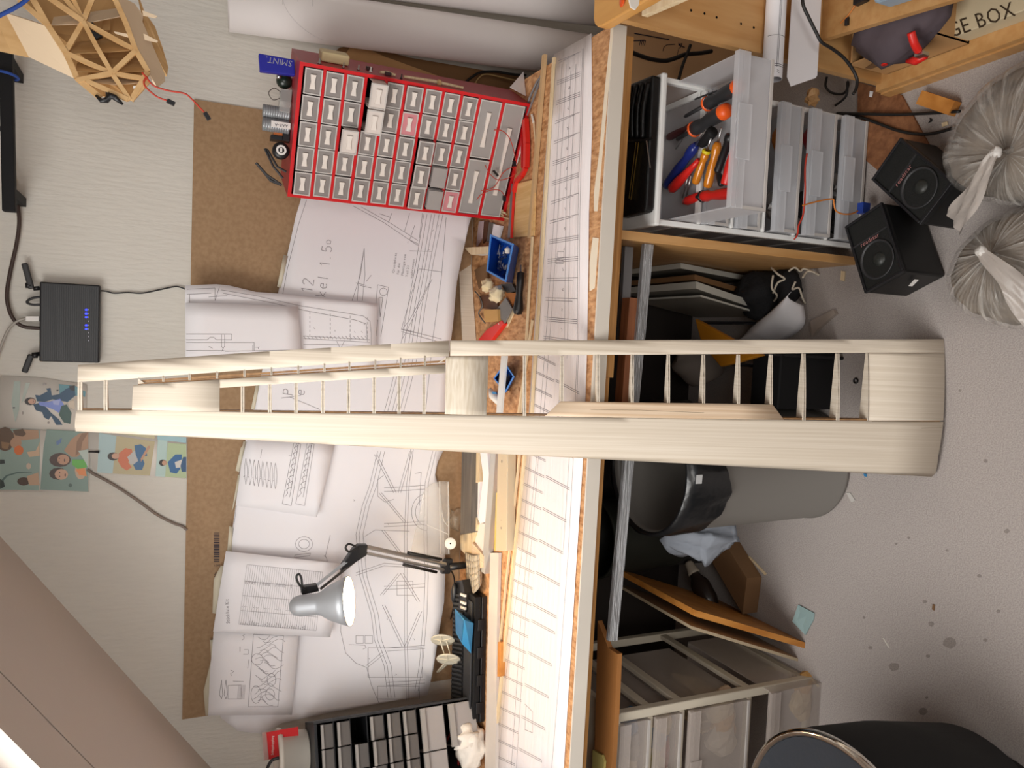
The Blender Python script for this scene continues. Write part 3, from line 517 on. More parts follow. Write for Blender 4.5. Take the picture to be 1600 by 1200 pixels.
wpanel('trailing_edge_strip', [(122, 570), (400, 550), (702, 532), (702, 556), (560, 566), (400, 577), (200, 592), (121, 597)], balsa)
wpanel('trailing_edge_strip', [(703, 532), (1100, 531), (1474.5, 530), (1476, 551), (1357, 551), (1000, 554), (703, 556)], balsa)
wpanel('root_sheet', [(1358, 552), (1476, 552), (1476, 605), (1474, 657), (1358, 657)], balsa)
wpanel('centre_sheet', [(697, 557), (763, 556), (762, 600), (760, 649), (695, 647)], balsax)
wpanel('tip_sheet', [(208, 602), (343, 593), (343, 606), (343, 643.5), (206, 640.5)], balsa)
wpanel('aileron_spar_cap', [(343, 593), (696, 570), (696, 583), (343, 606)], balsa)
wpanel('spar_cap', [(852, 650), (876, 627), (1207, 632), (1225, 656), (960, 652.5)], balsa2)
def rib(x, y0, y1, wpx, cap=balsa, top=None):   # x of the rib's middle, chordwise from y0 (towards the trailing edge) to y1
    a, b = WG.uv(x, y0), WG.uv(x, y1); n = 10; hw = wpx / 2 * .00098 if x < 700 else wpx / 2 * .00122
    P = [(a[0] + (b[0] - a[0]) * i / n, a[1] + (b[1] - a[1]) * i / n) for i in range(n + 1)]
    m = M(); top = []; bot = []; th = .0012
    for u, v in P: top.append(WG.pt(u, v, .0002)); bot.append(WO + V((1, 0, 0)) * u + WV * v + WN * wh(u, v, True))
    m.prism([p - WV * th for p in top + bot[::-1]], WV * th * 2)
    L = [p - WV * hw for p in top]; R = [p + WV * hw for p in top]
    for i in range(n): m.add([L[i], R[i], R[i + 1], L[i + 1], L[i] - WN * .0018, R[i] - WN * .0018, R[i + 1] - WN * .0018, L[i + 1] - WN * .0018], [(0, 3, 2, 1), (4, 5, 6, 7), (0, 1, 5, 4), (3, 7, 6, 2), (0, 4, 7, 3), (1, 2, 6, 5)])
    return m.build('rib', cap, t)
rib(125, 597, 641, 8); rib(165, 594, 641, 7)
for x in (379, 421.5, 462.5, 504.5, 544.5, 584.5, 623.5, 662.5): rib(x, 606 - (x - 343) * .0652, 644 + (x - 340) * .009, 6.5)
for x in (255, 296, 339, 382, 424, 466, 507, 546, 586.5, 626, 664): rib(x, 590 - (x - 215) * .0755, 599 - (x - 215) * .0605, 4)
for x in (819.5, 878): rib(x, 556, 650 if x < 850 else 627, 5.5)
for x in (934.5, 988, 1044.5, 1099.5, 1154, 1205): rib(x, 554, 628 + (x - 934) * .014, 5)
for x in (1256, 1309): rib(x, 552.5, 657, 6)
rib(1356.5, 552, 657.5, 3)
def spar(p, q, dep, mt, name, th=.003):    # a web from the upper to the lower surface
    (a0, a1), (b0, b1) = WG.uv(*p), WG.uv(*q); n = 12; m = M(); T = []; B = []
    for i in range(n + 1):
        u, v = a0 + (b0 - a0) * i / n, a1 + (b1 - a1) * i / n; T.append(WG.pt(u, v, -.002)); B.append(WO + V((1, 0, 0)) * u + WV * v + WN * (wh(u, v, True) if dep is None else wh(u, v) - dep))
    for i in range(n): m.add([T[i], T[i + 1], B[i + 1], B[i], T[i] + V((th, 0, 0)), T[i + 1] + V((th, 0, 0)), B[i + 1] + V((th, 0, 0)), B[i] + V((th, 0, 0))], [(0, 1, 2, 3), (4, 7, 6, 5), (0, 4, 5, 1), (3, 2, 6, 7)])
    return m.build(name, mt, t)
spar((122, 641), (695, 648), None, spruce, 'spar_web'); spar((695, 648), (1470, 659), None, spruce, 'spar_web')
spar((215, 601), (696, 570), None, spruce, 'aileron_spar'); spar((215, 598), (696, 566), .006, spruce, 'aileron_spar', .004)
M().add([WG.at(216, 591, -.001), WG.at(226, 599, -.001), WG.at(216, 600, -.001)], [(0, 1, 2)]).build('gusset', balsa, t, solid=.002)
M().add([WG.at(697, 558, -.001), WG.at(697, 561, -.001), WG.at(687, 567, -.001), WG.at(685, 566.5, -.001)], [(0, 1, 2, 3)]).build('gusset', balsa, t, solid=.002)
m = M()
for a in ([(1357, 551.5), (1475, 551.5)], [(703, 532), (703, 556)], [(1440, 669), (1472, 668)], [(1362, 658.5), (1470, 660)], [(343, 593), (343, 606)], [(923, 640), (1000, 641), (1100, 645)]): m.line([WG.at(x, y, .0004) for x, y in dense(a, 12)], .0007, WN)
m.build('glue_seam', mat('seam_brown', '#8e7b63', .8), t)
# ================================================================ red small-parts cabinet
EX = V((.8829, -.4695, 0)); CO = V((.314, -.228, .7605)); CW, CD, CH = .300, .15, .551
t = thing('parts_cabinet', 'red steel cabinet of small clear drawers on the workbench', 'cabinet', (0, 0, 0))
m = M().box(0, .003, .004, CD, 0, CH).box(CW - .003, CW, .004, CD, 0, CH).box(.003, CW - .003, .004, CD, 0, .003).box(.003, CW - .003, .004, CD, CH - .003, CH).box(.003, CW - .003, CD - .003, CD, .003, CH - .003); m.build('shell', redd, t)
m = M().box(0, .0075, 0, .004, 0, CH).box(CW - .0075, CW, 0, .004, 0, CH).box(.0075, CW - .0075, 0, .004, 0, .008).box(.0075, CW - .0075, 0, .004, CH - .008, CH); m.build('front_rim', red, t)
rows = [.0455] * 9 + [.0615, .0615]; z = CH - .008; ztop = []
for i, h in enumerate(rows):
    ztop.append(z); z -= h
    if i < 10: M().box(.0075, CW - .0075, -.0008, .12, z - .0034, z + .0034).build('shelf', red, t)
M().box(.004, CW - .004, .110, .112, .004, CH - .004).build('interior_shade', dark, t)  # near-black sheet: the dark inside behind the drawers is put into its colour
def drawer(wd, hg, front=frostd, grips=1, content=None):
    d = M().box(-wd / 2, wd / 2, -.002, 0, 0, hg).box(-wd / 2, wd / 2, 0, .105, 0, .0012).box(-wd / 2, -wd / 2 + .0012, 0, .105, 0, hg * .86).box(wd / 2 - .0012, wd / 2, 0, .105, 0, hg * .86)
    o = bpy.data.objects
    dr = d.build('drawer', front, t); r = .0028
    rm = M().box(-wd / 2, -wd / 2 + r, -.0035, -.0021, 0, hg).box(wd / 2 - r, wd / 2, -.0035, -.0021, 0, hg).box(-wd / 2 + r, wd / 2 - r, -.0035, -.0021, 0, r).box(-wd / 2 + r, wd / 2 - r, -.0035, -.0021, hg - r, hg)
    ORI[dr.name] = V((0, 0, 0)); rm.build('rim', rimc, dr)
    if grips:
        L = wd * .28 if wd < .1 else wd * .30; c = hg * .52; a, b = hg * .16, hg * .10
        if wd > .1: a, b = .0055, .003
        M().prism([(-L, -.006, c + a), (0, -.006, c + b), (L, -.006, c + a), (L, -.006, c - a), (0, -.006, c - b), (-L, -.006, c - a)], (0, .0038, 0)).build('grip', grip, dr)
    if content: M().box(-wd / 2 + .003, wd / 2 - .003, .006, .09, .002, hg * .5).build('contents', content, dr)
    return dr
def put(o, x, y, z): o.location = (x, y, z); return o
p_small = drawer(.0545, .0378); p_pink = drawer(.0545, .0378, pinkd); p_white = drawer(.0545, .0378, mat('paper_lined_plastic', '#d9cfc8', .4, alpha=.92))
outs = {(3, 0): .045, (3, 1): .042, (2, 2): .02, (6, 2): .018, (6, 3): .018, (6, 4): .012, (5, 0): .006, (0, 0): .004}
first = {p_small: 0, p_pink: 0, p_white: 0}
for r in range(9):
    for c in range(5):
        if r == 7 and c in (3, 4): continue
        src = p_pink if (r, c) in ((5, 1), (8, 4)) else p_white if (r, c) in ((2, 2), (3, 0), (3, 1)) else p_small
        o = src if not first[src] else dup(src, t); first[src] = 1
        put(o, CW - .0075 - .0288 - c * .0572 + random.uniform(-.001, .001), .004 - outs.get((r, c), random.uniform(0, .004)), ztop[r] - rows[r] + .0037)
for c in (3, 4):   # two drawers pushed in sideways
    x = CW - .0075 - .0288 - c * .0572; d = M()
    for k in range(3): d.box(x - .024 + k * .0001, x + .024, .002 + k * .012 - .012, .004 + k * .012 - .012, ztop[7] - rows[7] + .003, ztop[7] - .006 - k * .001)
    d.box(x - .026, x + .026, -.01, .09, ztop[7] - rows[7] + .0025, ztop[7] - rows[7] + .004).build('drawer', frostg, t)
big0 = drawer(.138, .0535, frostg); put(big0, CW - .0075 - .071, .003, ztop[9] - .0615 + .0038); o = dup(big0, t); put(o, .0075 + .071, .003, ztop[9] - .0615 + .0038)
w0 = drawer(.283, .0535, frostg); put(w0, CW / 2, .003, ztop[10] - .0615 + .0038)
dv = M()
for k in range(3): dv.box(-.09 + k * .075, -.088 + k * .075, .002, .1, .004, .05)
ORI[w0.name] = V((0, 0, 0)); dv.build('divider', rimc, w0)
t.location = CO; t.rotation_euler = (0, 0, math.atan2(EX.y, EX.x))
EY = V((.4695, .8829, 0))
def CF(a, b, c): return CO + EX * a + EY * b + V((0, 0, c))     # cabinet coordinates to the room
# ================================================================ things on and around the red cabinet
CT = CO.z + CH + .0005
def standing(m, poly, Y, th, z=None, mi=0):     # an upright slab whose front outline is given as picture points at depth Y
    P = [Yp(x, y, Y) for x, y in poly]
    if z is not None: dz = z - min(p.z for p in P); P = [p + V((0, 0, dz)) for p in P]
    return m.prism(P, (0, th, 0), mi), P
cty = lambda x: CO.y - .5317 * (x - CO.x)      # depth of the cabinet front at X
m, P = standing(M(), [(405, 83), (461, 93), (462, 118), (407, 111)], -.305, .014, CT); o = tag(m.build('mint_packet', navy, bevel=.002), 'shiny blue mint packet standing on the right end of the red cabinet', 'packet')
SP1 = Plane(V((0, -.3055, 0)), (0, -1, 0)); dzp = min(p.z for p in P) - min(Yp(x, y, -.305).z for x, y in [(405, 83), (461, 93), (462, 118), (407, 111)])
m = M(); letters(m, SP1, 'SMINT.', 458, 95.5, 13, (-1, -.17), lift=.0003); m.v = [p + V((0, 0, dzp)) for p in m.v]; m.build('lettering', lettg, o)
# ORI of o is its own base; the lettering mesh is placed relative to it
g = Yp(445, 127, -.25); m = M().ball((g.x, -.25, CT + .016), .018, .016, .018, 14, 8); m.ball((g.x + .003, -.266, CT + .030), .006, .006, .006, 10, 6, 1)
tag(m.build('green_cap', [mat('dark_green_plastic', '#16241d', .3), steel], smooth=True), 'dark green cap with a silver bead, beside the blue packet on the cabinet', 'cap')
m, P = standing(M(), [(444, 139), (462, 141), (458, 178), (441, 174)], -.27, .03, CT); o = m.build('clear_box', mat('clear_case', '#d6d8d4', .1, alpha=.4, spec=.8), bevel=.002); tag(o, 'small clear plastic box of fittings on top of the red cabinet', 'box'); q = M()
for k in range(4): q.ball(P[0] + (P[2] - P[0]) * (.2 + .18 * k) + V((0, .012, .004 * (k % 2))), .004, .004, .004, 8, 5)
q.build('fittings', steel, o, smooth=True)
a = Yp(447, 152, -.25); m = M().box(a.x - .010, a.x + .012, -.262, -.25, CT, CT + .024); o = m.build('circuit_module', mat('module_brown', '#4a3428', .6)); tag(o, 'tiny brown circuit module with curled leads on the red cabinet', 'module')
M().tube(smooth_path([V((a.x + d, -.256, CT + h)) for d, h in ((-.004, .022), (-.012, .04), (.002, .05), (.014, .038), (.008, .024))]), .0009, 6).build('lead', brownc, o)
for (y0, lab) in ((179, 'grey ribbed battery tube on the cabinet, nearer the blue packet'), (199, 'grey ribbed battery tube with a white label on the cabinet')):
    c = Yp(455, y0, -.255); m = M(); pr = [(.0001, 0)]
    for k in range(11): pr += [(.0145, .003 + k * .0052), (.0152, .0045 + k * .0052), (.0152, .0072 + k * .0052), (.0145, .008 + k * .0052)]
    o = tag(M().lathe((c.x, -.25, CT), (0, 0, 1), pr + [(.0145, .061), (.0001, .062)], 20).build('battery_tube', mat('battery_grey', '#8d9093', .35, .3), smooth=True), lab, 'battery')
    if y0 == 199:
        LP = Plane(V((0, -.2662, 0)), (0, -1, 0)); m = M().box(c.x - .008, c.x + .006, -.2662, -.2655, CT + .002, CT + .044); m.build('label_card', lcdw, o); m = M(); b = (CT + .006)
        letters(m, LP, 'AAR-A', 452, 195, 6.5, (-1, -.1), lift=.0004); zc = sum(p.z for p in m.v) / len(m.v); m.v = [p + V((0, 0, CT + .022 - zc)) for p in m.v]; m.build('lettering', inkd, o)
c = Yp(452, 215, -.235); m = M().box(c.x - .012, c.x + .014, -.25, -.225, CT, CT + .016); m.box(c.x - .012, c.x - .002, -.25, -.225, CT + .016, CT + .042); m.box(c.x - .0015, c.x + .005, -.248, -.226, CT + .016, CT + .036, 1)
tag(m.build('plug_adapter', [black, mat('adapter_orange', '#b5622b', .5)], bevel=.001), 'black and orange plug adapter beside the battery tubes', 'adapter')
c = Yp(448, 240, -.225); o = tag(M().lathe((c.x, -.235, CT + .019), (0, -1, 0), [(.0001, 0), (.018, 0), (.019, .004), (.019, .014), (.016, .018), (.0001, .018)], 24).build('round_charger', black, smooth=True), 'round black charger with a white socket mark, left part of the cabinet top', 'charger')
m = M().lathe((c.x, -.2535, CT + .019), (0, -1, 0), [(.0068, 0), (.0115, 0)], 20); m.box(c.x - .005, c.x + .005, -.2542, -.2536, CT + .017, CT + .022, 0); m.build('printed_symbol', lcdw, o)
m = M()
for pts in ([(452, 290), (430, 275), (413, 256), (415, 258), (436, 284), (453, 291)], [(455, 280), (440, 262), (427, 234), (431, 236), (446, 262), (460, 270)]): m.tube([Yp(x, y, -.21) for x, y in pts], .003, 6)
zz = min(p.z for p in m.v); m.v = [p + V((0, 0, CT - zz)) for p in m.v]
tag(m.build('spring_clamp', dgrey), 'dark grey spring clamp with open handles on the left corner of the cabinet', 'clamp')
# magnetic bits stuck on the cabinet's right side
def CS(c, b, out=0): return CF(CW + out, b, c)      # a point on the right side: height c, depth b
o = M().obox(CS(.50, .045, .0006), EY * .045, EX * .022, (0, 0, -.062)); o = o.build('magnet_case', mat('yellowed_plastic', '#d9c79a', .5), bevel=.004); tag(o, 'yellowed plastic magnet case on the right side of the red cabinet', 'case')
M().obox(CS(.492, .0905, .006), EY * .0006, EX * .010, (0, 0, -.018)).obox(CS(.468, .0905, .006), EY * .0006, EX * .010, (0, 0, -.012), 1).build('printed_marks', [mat('mark_olive', '#8c7a34', .5), mat('mark_red', '#b5402c', .5)], o)
def wood_clip(name, label, c0, c1, b, mt, r): tag(M().tube([CS(c0, b, .0035), CS((c0 + c1) / 2, b + .004, .0048), CS(c1, b - .003, .0035)], [r, r * 1.25, r], 6).build(name, mt), label, 'clip')
wood_clip('wooden_peg', 'short split wooden peg clinging to the cabinet side, upper one', .37, .335, .030, pale, .003)
wood_clip('wooden_peg', 'long split wooden peg tied with string on the cabinet side, lower one', .315, .17, .030, pale, .003)
tag(M().lathe(CS(.235, .031, .004), (0, 0, -1), [(.004, 0), (.0075, .003), (.0075, .008), (.004, .011)], 10).build('string_wrap', mat('string', '#c9a878', .8)), 'string wrapped around the long wooden peg', 'string')
for i, (c, b, r, mt) in enumerate(((.508, .015, .0045, steel), (.455, .02, .003, steel), (.42, .028, .0035, steel), (.392, .03, .004, lcdw), (.325, .012, .003, dgrey))):
    m = M().lathe(CS(c, b, .0004), EX, [(.0001, 0), (r, 0), (r, .002), (r * .5, .003), (r * .45, .011), (.0001, .011)], 10)
    tag(m.build('small_screw', mt, smooth=True), ['bright screw head near the top of the cabinet side', 'thin upright screw on the cabinet side below the magnet case', 'small shiny screw on the cabinet side above the pegs', 'white screw cap on the cabinet side above the pegs', 'dark screw on the cabinet side between the two pegs'][i], 'screw')
for i, (c, b) in enumerate(((.398, .045), (.36, .02))): tag(M().obox(CS(c, b, .0005), EY * .012, EX * .007, (0, 0, -.014)).build('magnet_block', mat('magnet_brown' + str(i), '#3a1d1d', .5), bevel=.001), ['dark magnet block on the cabinet side, upper of two', 'dark magnet block on the cabinet side, beside the short peg'][i], 'magnet')
# wires draped over the lowest drawers
def loose(name, label, pts, r, mt, k=6): return cable(name, label, pts, r, mt, 'wire', 6, k)
def CFp(x, y, b): return plane_hit(x, y, CF(0, b, 0), EY)
o = loose('servo_lead', 'thin red brown lead curling from the wide drawer down to the bench', [CFp(x, y, b) for x, y, b in ((772, 203, -.008), (784, 204, -.012), (795, 214, -.016), (802, 232, -.02), (806, 255, -.024), (806, 270, -.024))], .0011, redw)
M().obox(CFp(801, 252, -.028), CFp(806, 252, -.028) - CFp(801, 252, -.028), CFp(802, 260, -.028) - CFp(801, 252, -.028), EY * .004).build('connector', black, o)
o = loose('servo_lead', 'red lead crossing in a loop over the lowest drawer', [CFp(x, y, b) for x, y, b in ((758, 258, -.006), (766, 272, -.01), (778, 281, -.014), (792, 279, -.018), (806, 271, -.02), (800, 262, -.018), (786, 270, -.014), (772, 292, -.01), (752, 298, -.008))], .0011, redw)
M().obox(CFp(770, 268, -.016), CFp(777, 276, -.016) - CFp(770, 268, -.016), CFp(773, 266, -.016) - CFp(770, 268, -.016), EY * .004).build('connector', black, o)
o = loose('servo_lead', 'red brown lead arching to the left corner of the lowest drawer', [CFp(x, y, b) for x, y, b in ((745, 312, -.006), (752, 304, -.01), (768, 297, -.014), (782, 298, -.016), (789, 308, -.018), (789, 314, -.018))], .0011, redw)
M().obox(CFp(786, 306, -.022), CFp(791, 307, -.022) - CFp(786, 306, -.022), CFp(786, 314, -.022) - CFp(786, 306, -.022), EY * .004).build('connector', black, o)
# ================================================================ plan rolls, cardboard, leads behind the cabinet
def roll(name, label, top, bot, r, mt):
    p, q = top, bot; ax = (p - q); L = ax.length
    o = tag(M().lathe(q, ax, [(r * .96, 0), (r, 0), (r, L), (r * .985, L), (r * .985, L - .1), (r * .96, .02)], 40).build(name, mt, smooth=True), label, 'paper roll'); return o
rollm = mat('roll_paper', '#f0eae8', .7, var=.04, scale=3)
o = roll('plan_roll', 'tall white roll of plans leaning in the corner beside the red cabinet', Yp(357, 9, -.085), V((.845, -.15, .001)), .058, rollm)
o = roll('plan_roll', 'second white roll of plans, farther from the red cabinet', Yp(338, -78, -.10), V((1.0, -.17, .001)), .060, rollm)
A0, A1 = Yp(357, 9, -.085), V((.845, -.15, .001)); ax = (A1 - A0).normalized(); sd = V((-.5, -.86, 0)); sd = (sd - ax * sd.dot(ax)).normalized(); s2 = ax.cross(sd); m = M()
def rp(L, a): return A0 + ax * L + (sd * math.cos(a) + s2 * math.sin(a)) * .0586
for k in range(5): L = .05 + k * .035; m.line([rp(L, -.9 + a * .1) for a in range(3 + k % 3)], .0009, sd)
for L0 in (.12,): m.line([rp(L0 + .1 * (a / 8) ** 2, -.8 + a * .2) for a in range(9)], .0007, sd)
m.build('printed_lines', mat('faint_ink', '#cfc9ca', .9), bpy.data.objects['plan_roll'])
standing_card = lambda name, label, poly, Y, th, mt, cat='card': tag(standing(M(), poly, Y, th)[0].build(name, mt), label, cat)
standing_card('cardboard_sheet', 'tan cardboard sheet leaning behind the right side of the red cabinet', [(540, 84), (552, 66), (600, 88), (700, 124), (830, 168), (830, 240), (600, 240)], -.03, .003, card)
standing_card('brown_board', 'brown board behind the cardboard sheet beside the plan rolls', [(500, 100), (530, 75), (560, 68), (640, 90), (829, 122), (829, 200), (520, 200)], -.018, .004, mat('brown_board_m', '#7e5a35', .7))
tag(M().prism([Zp(818, 112, .7612), Zp(822, 150, .7612), Zp(797, 136, .82) * 1], (0, .002, 0)).build('white_card', paper), 'white card corner between the red cabinet and the plan rolls', 'card')
cable('black_lead', 'black lead looping behind the red cabinet to the plan rolls', [Yp(x, y, -.07) for x, y in ((728, 128), (738, 120), (752, 113), (775, 112), (800, 116), (822, 118))], .0035, rubber)
cable('brown_lead', 'pale brown lead below the black loop behind the cabinet', [Yp(x, y, -.06) for x, y in ((742, 132), (748, 122), (760, 116), (790, 122), (815, 128))], .0022, mat('lead_tan', '#a88858', .6))
# ================================================================ shelf unit at the right
XS = .645
t = thing('shelf_unit', 'beech shelf unit standing at the right end of the workbench', 'shelf unit', (.85, -1.2, 0))
m = M().box(.637, 1.0, -.775, -.757, 0, .766); m.build('side_panel', beech, t)
m = M()
for x, y in ((1080, 16), (1101, 21), (1120, 27), (1158, 37), (1178, 43)):
    p = Yp(x, y, -.7755); m.lathe(p + V((0, .0004, 0)), (0, -1, 0), [(.0028, 0), (.0001, .0002)], 8)
m.build('peg_hole', dark, t)
P = [Zp(x, y, .800) for x, y in ((928, -6), (927, 30), (929, 38), (933, 42), (940, 41), (1010, 0), (1040, -18))]
P2 = [P[0], P[1], P[2], P[3], P[4], P[5], P[6], V((P[6].x + .3, P[6].y - .3, .8)), V((1.1, -.7, .8))]
M().prism(P2, (0, 0, -.024)).build('top_board', mat('top_board_wood', '#d9a35c', .45, col2='#cf9650', scale=10, stretch=(4, .6, 4)), t, bevel=.003)
M().obox(Yp(1012, 27, -.80), V((.3, 0, 0)), Xp(1085, -4, Yp(1012, 27, -.8).x + .01) - Yp(1012, 27, -.80), (0, 0, .014)).build('shelf_lip', pale, t)
zs = Yp(1283, 62, -.776).z; s0 = Yp(1283, 62, -.776); s1 = Zp(1495, -2, s0.z)
d = (s1 - s0).normalized(); d.z = 0
M().obox(s0 + V((0, 0, -.016)), V((.35, 0, 0)), d * .75, (0, 0, .016)).build('shelf', beech, t)
f0 = Zp(1400, 150, 0); f1 = Zp(1600, 79, 0); d = (f1 - f0).normalized()
M().obox(f0 - d * .012 + V((0, 0, .0005)), d * .9, V((.012, 0, 0)), (0, 0, .036)).build('plinth', beech, t); M().obox(f0 - d * .012 + V((.004, 0, .0375)), d * .9, V((.40, 0, 0)), (0, 0, .016)).build('bottom_shelf', beech, t)
tag(M().ball(Zp(972, 1, .8035), .012, .009, .0025, 12, 6).build('orange_stain', mat('stain_orange', '#e0551d', .3), smooth=True), 'orange blob of glue on the shelf unit top', 'blob')
tag(standing(M(), [(982, -6), (1000, -6), (998, 8), (993, 15), (986, 11)], Zp(992, 15, .8).y - .05, .003)[0].build('white_label', whitep), 'white paper tag hanging over the shelf unit top edge', 'tag')
# lid marked BOX, carton with duffel bag
fl = Flat(.0); t0 = .10
bl = [Zp(x, y, t0) for x, y in ((1478, 62), (1622, 8))]; e = (bl[1] - bl[0]).normalized(); up = V((-e.y, e.x, 0)); up = up if up.x > 0 else -up
o = M().obox(bl[0] - V((0, 0, t0 - .054)), e * .36, up * .24, (0, 0, t0 - .054)); o = o.build('storage_box', mat('box_wood', '#cfc0a0', .6, var=.06, scale=10), bevel=.002); tag(o, 'cream wooden storage box with black stencilled lettering on the bottom shelf', 'box')
m = M(); letters(m, Flat(t0), 'GE BOX', 1484, 60, 34, (.945, -.325), lift=.0006, sx=.86); m.build('lettering', lettk, o)
# carton
P = [Yp(x, y, -.79) for x, y in ((1287, 112), (1398, 146))]
cx = .652; c0 = V((cx, -.79, .0545)); cd_ = V((.02, -1, 0)).normalized(); ch = .115
o = thing('carton', 'open brown cardboard carton holding a grey bag on the bottom shelf', 'carton', (cx + .12, -.93, .0545))
M().obox(c0, cd_ * .20, (.004, 0, 0), (0, 0, ch)).obox(c0, (.24, 0, 0), (0, -.004, 0), (0, 0, ch)).obox(c0 + cd_ * .20, (.24, 0, 0), (0, .004, 0), (0, 0, ch)).obox(c0 + V((.236, 0, 0)), cd_ * .20, (.004, 0, 0), (0, 0, ch)).obox(c0, cd_ * .20, (.24, 0, 0), (0, 0, .004)).build('body', card, o)
M().prism([Xp(x, y, cx - .0006) for x, y in ((1352, 106), (1364, 98), (1420, 80), (1421, 85), (1414, 88), (1360, 108))], (-.0006, 0, 0)).build('hand_slot', cardd, o)
None if 1 else M().prism([c0 + cd_ * .20 + V((0, 0, ch)), c0 + cd_ * .20 + V((.10, 0, ch)), c0 + cd_ * .235 + V((.09, 0, ch - .02)), c0 + cd_ * .235 + V((.01, 0, ch - .02))], (0, 0, .004)).build('flap', card, o)
q = c0 + V((.055, -.125, .118)); o = thing('duffel_bag', 'dark grey fabric bag with a red strap stuffed in the carton', 'bag', q - V((0, 0, .07)))
M().ball(q, .085, .105, .051, 20, 12, 0, lambda d: 1 + .09 * math.sin(6 * d.x + 4 * d.y) + .06 * math.sin(9 * d.z + 3 * d.y)).build('body', duff, o, smooth=True)
M().tube(smooth_path([q + V(v) for v in ((-.060, -.072, .050), (-.078, -.070, .036), (-.088, -.066, .018))]), .008, 8).build('strap', redp, o, smooth=True); M().obox(q + V((-.098, -.076, -.002)), (.008, 0, 0), (0, .02, 0), (0, 0, .020)).build('buckle', steel, o, bevel=.001); M().tube([q + V((-.094, -.066, -.004)), q + V((-.094, -.04, -.008)), q + V((-.09, -.02, -.006))], [.007, .010, .004], 8).build('strap', redp, o, smooth=True)
M().lathe(q + V((-.087, .02, .012)), (-1, 0, 0), [(.003, 0), (.0065, .0005), (.0065, .002), (.003, .002)], 12).build('loop', redp, o)
b0 = s0 + (s1 - s0) * .55 + V((.02, 0, .0005)); o = M().obox(b0, V((.2, 0, 0)), (s1 - s0).normalized() * .16, (0, 0, .05)); tag(o.build('blue_tray', mat('pale_blue_plastic', '#94a9ba', .4), bevel=.008), 'pale grey blue plastic tray on the lower shelf', 'tray')
b = s0 + (s1 - s0) * .30 + V((.045, 0, .0005)); o = M().box(b.x, b.x + .03, b.y - .03, b.y, b.z, b.z + .016).build('servo_motor', black, bevel=.002); tag(o, 'small black servo motor with leads on the lower shelf', 'motor')
M().tube(smooth_path([b + V(v) for v in ((.002, .0, .008), (-.012, .02, .006), (-.02, .04, .004))]), .0014, 6).build('lead', orw, o); M().box(b.x - .03, b.x - .014, b.y + .02, b.y + .028, b.z, b.z + .006).build('connector', black, o)
# rolled plan in front of the side panel
p0, p1 = Yp(1203, 122, -.815), Yp(1240, 120, -.815)
S = M(); n = 12; Zt = .46
def rp2(x, y, yy): return Yp(x, y, yy)
b0, b1 = Yp(1205, 138, -.80), Yp(1242, 130, -.80); cxm, rr = (b0.x + .030), .017
tag(M().lathe(V((b0.x + .018, -.80, b0.z)) + V((0, 0, 0)), V((1, 0, 0)) , [(.020, 0), (.021, 0), (.021, .36), (.018, .36), (.018, .01)], 24).build('rolled_plan', paper, smooth=True), 'tight roll of white plan beside the open tool drawer', 'paper roll')
o = bpy.data.objects['rolled_plan']; m = M(); rc = V((b0.x + .018, -.80, b0.z))
def rl(X, a): a = math.radians(a); return rc + V((X, -.0213 * math.cos(a), .0213 * math.sin(a)))
for a in (12, 20): m.line([rl(.02, a), rl(.34, a)], .0009, V((0, -1, .3)))
for X in (.022, .026, .085, .19, .194, .27): 
    for k in range(-4, 8): a = k * 10; m.line([rl(X, a), rl(X, a + 10)], .0009, V((0, -math.cos(math.radians(a + 5)), math.sin(math.radians(a + 5)))))
for X in (.008, .012): m.line([rl(X, 0), rl(X + .002, 16)], .0009, V((0, -1, 0)))
m.build('printed_lines', inkd, o)
standing_card('plan_sheet', 'loose white plan sheet hanging behind the tight roll', [(1238, -8), (1284, -8), (1277, 118), (1274, 122), (1236, 135), (1230, 120)], -.81, .0012, paper, 'drawing')
cable('black_cable', 'black cable hanging across the white plan sheet in front of the shelf unit', [Yp(x, y, -.86) for x, y in ((1254, -10), (1255, 8), (1264, 28), (1276, 52), (1284, 66), (1300, 76), (1318, 90), (1332, 108), (1339, 124), (1338, 138), (1333, 147))], .0034, rubber)
# board with markings behind, under the bench
BB = Hung(.045)
o = standing(M(), [(960, 30), (960, 330), (1200, 325), (1240, 90)], -.225, .006)[0].build('marked_board', mat('tan_board', '#dcb488', .7)); tag(o, 'tan board with black pen marks leaning on the wall behind the drawer tower', 'board')
m = M(); BP = Plane(V((0, -.2252, 0)), (0, -1, 0))
for pts in ([(991, 52), (1008, 55), (1046, 62)], [(985, 64), (1008, 63)]): draw(m, BP, pts, .003)
for k in range(4): draw(m, BP, [(1001 + k * 2.6, 63), (999 + k * 2.6, 71)], .002)
draw(m, BP, [(1036, 80), (1037, 74), (1042, 70), (1055, 69)], .002); draw(m, BP, [(1060, 67), (1064, 72), (1070, 74), (1060, 70), (1066, 68), (1062, 76)], .0025); draw(m, BP, [(1061, 74), (1058, 86)], .0015); m.build('pen_marks', ink if 0 else inkd, o)
cable('black_cable', 'thick black cable sagging under the bench end, behind the tool drawer', [Yp(x, y, -.26) for x, y in ((983, 80), (1000, 87), (1020, 93), (1040, 95), (1055, 91), (1072, 85), (1095, 83), (1112, 80))], .006, rubber)
cable('black_cable', 'thin black cable crossing the thick one under the bench end', [Yp(x, y, -.275) for x, y in ((1079, 70), (1073, 86), (1066, 104), (1060, 126))], .0045, rubber)
